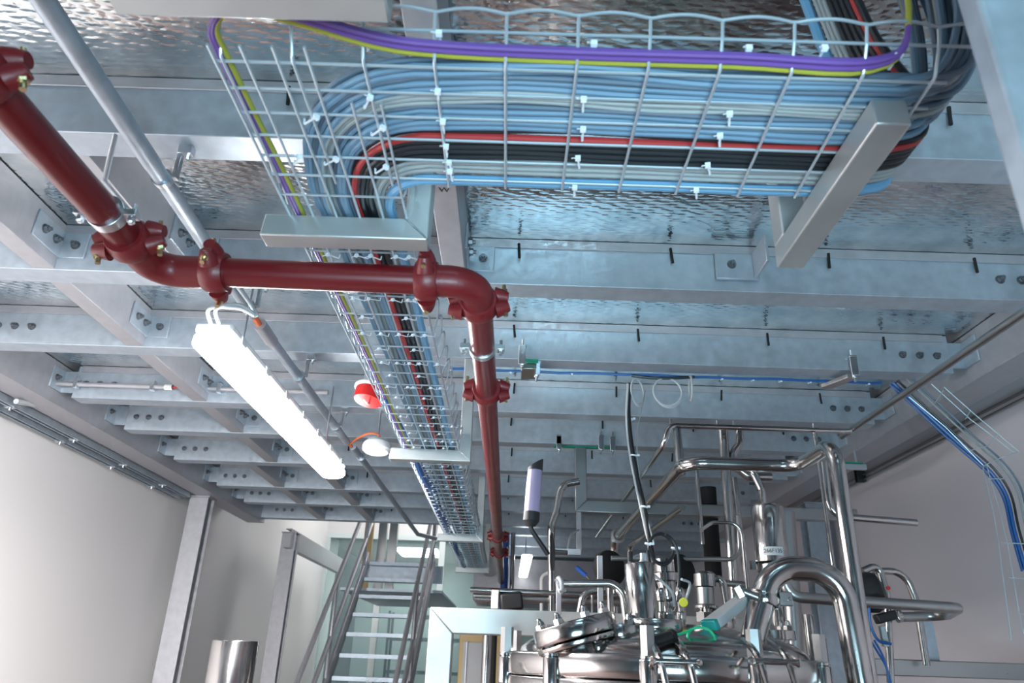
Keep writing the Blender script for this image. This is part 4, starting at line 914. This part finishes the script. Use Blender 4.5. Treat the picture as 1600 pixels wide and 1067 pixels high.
tag(MB().tube(dp(2.5, 2.6, [(1065, 905), (1078, 912), (1072, 935)]), 0.0045, 8).build('grey_cable', 'c_white'), 'short bent pale tube above the yellow oval tag', 'cable')
tag(MB().tube(dp(4.27, 4.02, [(904, 828), (892, 836), (886, 862)]), 0.006, 8).build('grey_cable', 'c_white'), 'pair of pale cables curving off the flat strut under the frame', 'cable')

# ================================================================== LILAC SIGHT LAMP
a_, b_ = ony(836, 735, 2.35), ony(831, 800, 2.35)
t = thing('sleeve_lamp', 'lilac cylinder lamp with slanted black cap on a bent black arm', 'lamp', b_)
ax = (a_-b_).normalized(); L_ = (a_-b_).length
MB().lathe([(0.025, 0), (0.025, L_*.6), (0.0235, L_)], b_, ax, 30).build('sleeve', 'lilac', t, ang=60)
m_ = MB(); n = 30; u_x = V((1, 0, 0)); u_y = ax.cross(u_x).normalized()
vs = [a_+u_x*.0245*math.cos(2*PI*k/n)+u_y*.0245*math.sin(2*PI*k/n) for k in range(n)]+[a_+u_x*.0245*math.cos(2*PI*k/n)+u_y*.0245*math.sin(2*PI*k/n)+ax*(0.022+0.016*math.cos(2*PI*k/n)) for k in range(n)]
m_.add(vs, [(k, (k+1) % n, n+(k+1) % n, n+k) for k in range(n)]+[tuple(range(n))[::-1], tuple(range(n, 2*n))]); m_.build('slanted_cap', 'black', t)
MB().lathe([(0.014, -.045), (0.026, -.028), (0.026, 0)], b_, ax, 30).build('lower_cap', 'black', t)
MB().tube(fillet([b_-ax*.035, ony(829, 826, 2.35), ony(856, 866, 2.38)], 0.02), 0.0078, 12).build('arm', 'black', t)
c = ony(862, 862, 2.40); MB().lathe([(0.02, -.006), (0.058, -.004), (0.060, 0), (0.058, .004), (0.02, .010)], c, (1, -.12, .02), 36).build('round_plate', 'black', t, ang=45)
MB().cyl(c, c+V((.05, .01, 0)), 0.008, 10).build('stud', 'steel', t)

# ================================================================== VALVE CLAMPS / HANDWHEELS
def wheel(px, py, y, r, ax, label, c=None):
    c = c or ony(px, py, y); t = thing('pipe_union', label, 'fitting', c)
    MB().torus(c, ax, r, r*.34, 24, 10).build('ring', 'galv_pale', t)
    for k in range(2):
        a2 = k*PI; u = V(ax).orthogonal().normalized(); MB().lathe([(r*.25, -.012), (r*.25, .012)], c+u*(r*1.25 if k else -r*1.25), ax, 6).build('clamp_nut', 'zinc', t)
wheel(875, 914, 2.75, 0.024, (1, .2, .2), 'whitish round union at the end of the bent tube left of the sensor')
wheel(934, 851, 4.9, 0.036, (0, 1, 0), 'whitish round union on the loop pipe above the flat strut', V((b3.x, b4.y-.22, b1.z)))
# blue valve lever
a_, b_ = ony(900, 886, 3.8), ony(916, 899, 3.8); t = thing('valve_lever', 'blue lever handle of a valve behind the pipes', 'lever', a_)
MB().cyl(a_, b_, 0.011, 12).build('grip', 'blue_paint', t); MB().tube([b_, ony(925, 912, 3.8), V((ony(925, 912, 3.8).x, 3.8, 0))], 0.006, 8).build('stem', 'steel', t)
# black brown valve box left
a_ = ony(800, 938, 3.95)
t = thing('position_switch', 'dark brown plastic valve switch box above the pale frame', 'switch box', a_)
MB().bar(a_+V((-.06, 0, -.015)), a_+V((.055, 0, .0)), .09, .085, (0.2, 0, 1)).build('case', 'black', t, bevel=.012)
MB().bar(a_+V((-.105, 0, -.0)), a_+V((-.068, 0, .0)), .08, .09).build('end_block', 'white', t, bevel=.004)
MB().cyl(a_+V((-.19, 0, .0)), a_+V((-.10, 0, .0)), .014, 12).build('stem', 'steel', t)

# ================================================================== RIGHT: ACTUATOR, HOSES, DARK BAR
c = ony(1362, 925, 3.0); t = thing('valve_actuator', 'black domed valve actuator by the right wall with blue hoses', 'actuator', c)
MB().lathe([(0.035, -.05), (0.070, -.04), (0.078, 0), (0.066, .03), (0.03, .045)], c, (.9, -.3, .2), 30).build('dome', 'black', t, ang=45)
MB().lathe([(0.007, -.004), (0.007, .004)], c+V((.03, -.075, .01)), (0, 1, 0), 16).build('red_plate', 'red_pl', t)
MB().bar(ony(1345, 962, 3.0), ony(1345, 1000, 3.0), .07, .05).build('valve_block', 'rubber', t, bevel=.006)
MB().bar(ony(1368, 968, 3.02), ony(1398, 960, 3.02), .04, .035).build('neck', 'black', t, bevel=.006)
c2 = ony(1404, 962, 3.08); MB().lathe([(0.014, -.01), (0.026, -.006), (0.026, .006), (0.014, .012)], c2, (1, 0, .1), 20).build('union', 'steel', t)
MB().bar(ony(1378, 978, 3.0), ony(1384, 1010, 3.0), .022, .022).build('solenoid', 'grey_pl', t, bevel=.003)
for j, L in enumerate(([(1358, 950), (1360, 975), (1372, 1000), (1392, 1006)], [(1362, 1003), (1372, 1020), (1384, 1040), (1392, 1067)], [(1366, 1000), (1378, 1022), (1386, 1045), (1389, 1067)])):
    tag(MB().tube(dp(2.93, 2.95, L), 0.0042 if j else .0055, 8).build('air_hose', 'c_royal'), ['blue air hose curving from under the black dome', 'blue air hose falling out of the picture, outer one', 'blue air hose falling out of the picture, inner one'][j], 'hose')
a_, b_ = ony(1352, 1040, 3.35), ony(1592, 1050, 3.35)
t = thing('support_bar', 'dark flat stainless support bar near the right wall', 'bar', a_)
MB().box(a_.x, 2.41, 3.35, 3.40, a_.z-.035, a_.z+.03).build('bar', 'steel_dull', t, bevel=.004)
a_ = ony(1448, 962, 3.3); b_ = ony(1458, 1030, 3.3)
strut(3.42, ((1448, 965), (1460, 1035)), .045, 'grey flat upright between the arching pipe and the wall', 'galv')

# wall conduits right
zc = onx(1600, 611, 2.385).z
for dz, lb in ((0, 'upper'), (-0.032, 'lower')):
    p0 = onx(1335, 750, 2.385); tag(MB().cyl((2.385, 1.5, zc+dz), (2.385, p0.y+1.0, zc+dz), 0.0075, 10).build('wall_conduit', 'steel_dull'), lb+' slim conduit running along the right wall', 'pipe')
p0 = onx(1346, 742, 2.38); tag(MB().box(2.34, 2.40, p0.y-.02, p0.y+.02, p0.z-.05, p0.z+.06).build('conduit_saddle', 'black', bevel=.003), 'black saddle holding the wall conduits', 'clip')
q = onz(1340, 722, 2.70); t = thing('mounting_plate', 'small zinc plate with green pad under the right edge beam', 'plate', q)
MB().box(q.x-.09, q.x+.05, q.y, q.y+.03, 2.66, 2.69).build('plate', 'zinc', t, bevel=.002); MB().box(q.x-.09, q.x+.03, q.y, q.y+.03, 2.692, 2.70).build('green_pad', 'green_pad', t)
MB().cyl((q.x, q.y+.015, 2.70), (q.x, q.y+.015, 2.765), .006, 8).build('stem', 'zinc', t)

# right wire tray with blue cables: slopes out to the wall then down it
A = onz(1405, 598, 2.79); B = onx(1560, 722, 2.30); B.z = min(B.z, 2.6); D = V((2.34, B.y+.01, 1.2))
B = V((B.x, B.y, B.z))
yt = B.y
def rt(px, py, y): return ony(px, py, y)
L1 = [(1395, 598), (1440, 640), (1500, 695), (1545, 735), (1572, 775), (1585, 830), (1602, 890)]
tr = thing('wire_mesh_tray', 'slim wire mesh tray sloping to the right wall and down it', 'cable tray', rt(1545, 735, 2.95))
yT = 3.02
edge1 = [(1440, 600), (1475, 607), (1592, 705), (1600, 770)]
for L in ([(1420, 620), (1478, 668), (1537, 728), (1536, 733), (1552, 800), (1560, 850), (1580, 1000)], [(1455, 600), (1516, 655), (1585, 708)], [(1475, 605), (1520, 645), (1592, 706)], [(1540, 722), (1562, 800), (1574, 850), (1598, 990)]):
    MB().tube(fillet([rt(px, py, yT) for px, py in L], .01, 3), 0.0022, 6).build('long_wire', 'wire', tr)
for L in ([(1462, 628), (1474, 610)], [(1508, 655), (1516, 642)], [(1515, 704), (1545, 696), (1560, 678)], [(1536, 728), (1570, 712), (1592, 706)], [(1542, 748), (1570, 748)], [(1564, 848), (1590, 849), (1610, 850)], [(1575, 903), (1612, 904)], [(1590, 958), (1620, 959)]):
    MB().tube([rt(px, py, yT-.004) for px, py in L], 0.0022, 6).build('cross_wire', 'wire', tr)
for j, (dx, mk, r, nm, lb) in enumerate(((0, 'c_royal', .0085, 'blue_cable', 'bright blue cable following the sloping tray down the right wall, outer one'), (7, 'c_black', .0050, 'black_cable', 'black cable beside the blue one on the sloping tray'), (-5, 'c_royal', .004, 'blue_cable', 'thin blue cable on the underside of the sloping tray'), (17, 'c_light', .0045, 'grey_cable', 'grey cable on the sloping tray near the right wall, first'), (23, 'c_blue2', .0045, 'grey_cable', 'slate cable on the sloping tray near the right wall, second'))):
    tag(MB().tube(spline([rt(px+dx, py-dx*.55, yT+.012) for px, py in L1], 6), r, 8).build(nm, mk), lb, 'cable')

# ================================================================== LEFT CYLINDER
a_ = ony(369, 1001, 3.3); r = 0.093
t = thing('exhaust_stack', 'polished stainless cylinder standing at the lower left', 'cylinder', (a_.x, 3.3, 0))
MB().lathe([(r, 0.012), (r, a_.z-.004), (r-.003, a_.z), (r-.006, a_.z-.004), (r-.006, a_.z-.2)], (a_.x, 3.3, 0), seg=48).build('shell', 'steel', t, ang=60)
MB().lathe([(r+.04, 0), (r+.04, .012), (r-.01, .012)], (a_.x, 3.3, 0), seg=40).build('base_flange', 'steel_dull', t)

# ================================================================== STAIRS
y1, y0 = 8.5, 7.25
tl = ony(577, 877, y1); tr_ = ony(682, 880, y1); bl = ony(516, 1056, y0); br_ = ony(637, 1060, y0)
xl_, xr_ = (tl.x+bl.x)/2-.02, (tr_.x+br_.x)/2
st = thing('stair', 'steep open steel stair with grated treads and handrails', 'stairs', ((xl_+xr_)/2, 7, 0))
dz = (tl.z-bl.z)/6; dy = (y1-y0)/6
nlow = int(bl.z/dz)
for k in range(-nlow+1, 7):
    z = bl.z+dz*k; y = y0+dy*k
    if z < .1: continue
    m_ = MB(); m_.box(xl_+.03, xr_-.03, y, y+.18, z-.035, z)
    for q in range(12): m_.bar((xl_+.06+(xr_-xl_-.12)*q/11, y-.003, z-.03), (xl_+.085+(xr_-xl_-.12)*q/11, y-.003, z-.012), .012, .006)
    m_.build('tread', 'galv', st)
sl = V((0, dy, dz)).normalized()
for x in (xl_, xr_):
    s0 = V((x, y0, bl.z))-sl*(bl.z/sl.z-.02); s1 = V((x, y1+.05, tl.z+.04))
    MB().bar(s0, s1, .03, .17, (0, -sl.z, sl.y)).build('stringer', 'galv_pale', st, bevel=.004)
    for off in (0.38, 0.88):
        MB().cyl(s0+V((0, -.0, off+.1)), s1+V((0, 0, off)), .021, 14).build('handrail', 'galv_pale', st)
    for f_ in (0.12, 0.5, 0.92):
        q = s0.lerp(s1, f_); MB().cyl(q, q+V((0, 0, .9)), .019, 12).build('baluster', 'galv_pale', st)
MB().box(xl_-.3, xr_+.1, y1+.16, 11.3, tl.z-.30, tl.z-.27).build('landing', 'galv', st); MB().box(xl_-.1, xr_+.1, y1+.15, y1+.17, tl.z-.20, tl.z-.01).build('fascia', 'galv', st)
# posts behind stair top (brown)
for px in (596, 613, 574): 
    q = ony(px, 850, 9.4); tag(MB().box(q.x-.05, q.x+.05, 9.4, 9.5, 2.32, 4.2).build('guard_post', 'ochre' if px == 574 else 'steel_dull'), {596: 'brownish steel post above the stair top, middle of three', 613: 'brownish steel post above the stair top, beside the glass', 574: 'ochre post above the stair top next to the handrail'}[px], 'post')
# back room shelves and light
pz = [onz(px, py, 3.31) for px, py in ((621, 858), (630, 870), (683, 871), (683, 860))]
tag(MB().box(onz(621, 858, 3.3).x, onz(683, 860, 3.3).x, onz(650, 870, 3.3).y, onz(650, 858, 3.3).y, 3.295, 3.318).build('ceiling_panel_light', 'panel'), 'bright flat ceiling panel light seen through the glass above the stairs', 'lamp')
for j, (xa, xb) in enumerate(((-1.95, -1.25), (-1.0, -.3))):
    t = thing('shelving_unit', 'blue grey shelving behind the glass, '+('left of the white mullion' if j == 0 else 'right of the white mullion'), 'shelf', (xa, 13, 0))
    for x in (xa, xb): MB().box(x-.02, x+.02, 13.0, 13.04, 0, 2.3).build('post', 'shelf', t); MB().box(x-.02, x+.02, 13.4, 13.44, 0, 2.3).build('post', 'shelf', t)
    for z in (.4, .9, 1.35, 1.85, 2.2): MB().box(xa, xb, 13.0, 13.44, z, z+.05).build('shelf', 'shelf', t)
# far beams beyond platform
for k, y in enumerate((7.9, 8.7, 9.5, 10.3)):
    tag(MB().prism([(0, 0), (.1, 0), (.1, .01), (.01, .01), (.01, .19), (0, .19)], (-.55, y, 2.82), (2.4, y, 2.82), (0, 1, 0), (0, 0, 1)).build('cross_beam', 'galv'), 'dark channel beam under the second platform, '+['first', 'second', 'third', 'fourth'][k]+' past the stairs', 'beam')
q0 = onz(822, 872, 2.56)
t = thing('light_batten', 'distant white glowing batten light beyond the red pipe end', 'lamp', q0)
MB().box(q0.x-.045, q0.x+.065, q0.y, q0.y+1.9, 2.56, 2.60).build('diffuser', 'panel', t, bevel=.015)
MB().cyl((q0.x, q0.y+.3, 2.60), (q0.x, q0.y+.3, 3.02), .006, 8).build('hanger', 'zinc', t)
t = thing('ventilation_duct', 'wide ribbed silver duct at the far end above the stainless pipework', 'duct', (0.3, 10.2, 2.5))
MB().box(-0.42, 1.5, 9.75, 11.2, 2.32, 2.78).build('duct_body', 'zinc', t, bevel=.01)
for k in range(5): MB().box(-0.44, 1.52, 9.72+.34*k, 9.76+.34*k, 2.30, 2.80).build('duct_flange', 'galv_pale', t, bevel=.004)
for xx in (-.3, 1.3): MB().cyl((xx, 10.3, 2.78), (xx, 10.3, 3.02), .01, 8).build('hanger', 'zinc', t)
t = MB(); q = ony(770, 890, 9.0); t.cyl((q.x-.05, 7.8, 2.70), (q.x-.05, 11.3, 2.70), .13, 32)
tag(t.build('ventilation_duct', 'steel_dull', ang=60), 'shiny round duct running back beyond the red pipe', 'duct')
# blue and steel vertical pipes at far end
q = ony(789, 870, 7.6); pipe('blue painted vertical pipe beside the end of the red pipe', [(q.x, 7.65, 0), (q.x, 7.65, 2.80)], .038, m_='blue_paint')
q = ony(798, 870, 7.6); pipe('bare steel vertical pipe right of the blue pipe', [(q.x+.02, 7.65, 0), (q.x+.02, 7.65, 2.80)], .022)
# machine cabinet within the frame
x0 = ony(718, 1000, 6.2).x; x1 = ony(804, 1000, 6.2).x; zt_ = ony(760, 960, 6.2).z
t = thing('equipment_cabinet', 'ochre framed cabinet with grey door seen through the pale frame', 'cabinet', ((x0+x1)/2, 6.3, 0))
MB().box(x0, x1, 6.2, 6.7, 0, zt_).build('body', 'ochre', t, bevel=.01)
dx0, dx1 = ony(724, 1010, 6.2).x, ony(756, 1010, 6.2).x; dz1 = ony(740, 1003, 6.19).z
MB().box(dx0, dx1, 6.175, 6.2, .1, dz1).build('door', 'panel_grey', t, bevel=.004)
MB().cyl((dx0+.03, 6.165, .1), (dx0+.03, 6.165, dz1), .006, 8).build('hinge', 'zinc', t)
pipe('bright steel vertical pipe standing in front of the ochre cabinet', [ony(762, 982, 4.6), V((ony(762, 982, 4.6).x, 4.6, 0))], .027)
pipe('dark vertical pipe behind the bright steel one', [ony(773, 982, 5.2), V((ony(773, 982, 5.2).x, 5.2, 0))], .018, m_='rubber')
q = ony(786, 980, 5.0); pipe('slim blue vertical hose in front of the ochre cabinet', [V((q.x, 5, 0)), q], .012, m_='c_royal')
q = ony(791, 980, 5.0); pipe('thin white vertical tube beside the blue hose', [V((q.x, 5, 0)), q], .006, m_='white')
a_, b_ = ony(793, 1026, 4.4), ony(812, 1026, 4.4); t = thing('valve_lever', 'red lever handle left of the first lid bolt', 'lever', a_)
MB().bar(a_, b_, .03, .028).build('grip', 'red_pl', t, bevel=.004); MB().bar(b_, b_+V((.04, 0, 0)), .035, .10).build('valve_body', 'black', t, bevel=.004)
MB().cyl((b_.x+.02, 4.4, 0), (b_.x+.02, 4.4, b_.z-.04), .015, 12).build('stem', 'steel', t)
a_ = ony(844, 1020, 3.05); tag(MB().box(a_.x-.02, a_.x+.02, 3.05, 3.09, a_.z-.03, a_.z+.03).build('blue_valve_block', 'blue_paint', bevel=.006), 'small dark blue block between the first lid bolts', 'valve')

p = onz(694, 297, 2.8025)
text('painted_mark', 'W', (p.x, p.y, 2.8023), Matrix(((1, 0, 0), (0, -1, 0), (0, 0, -1))), 0.030, 'ink', MARKJ)
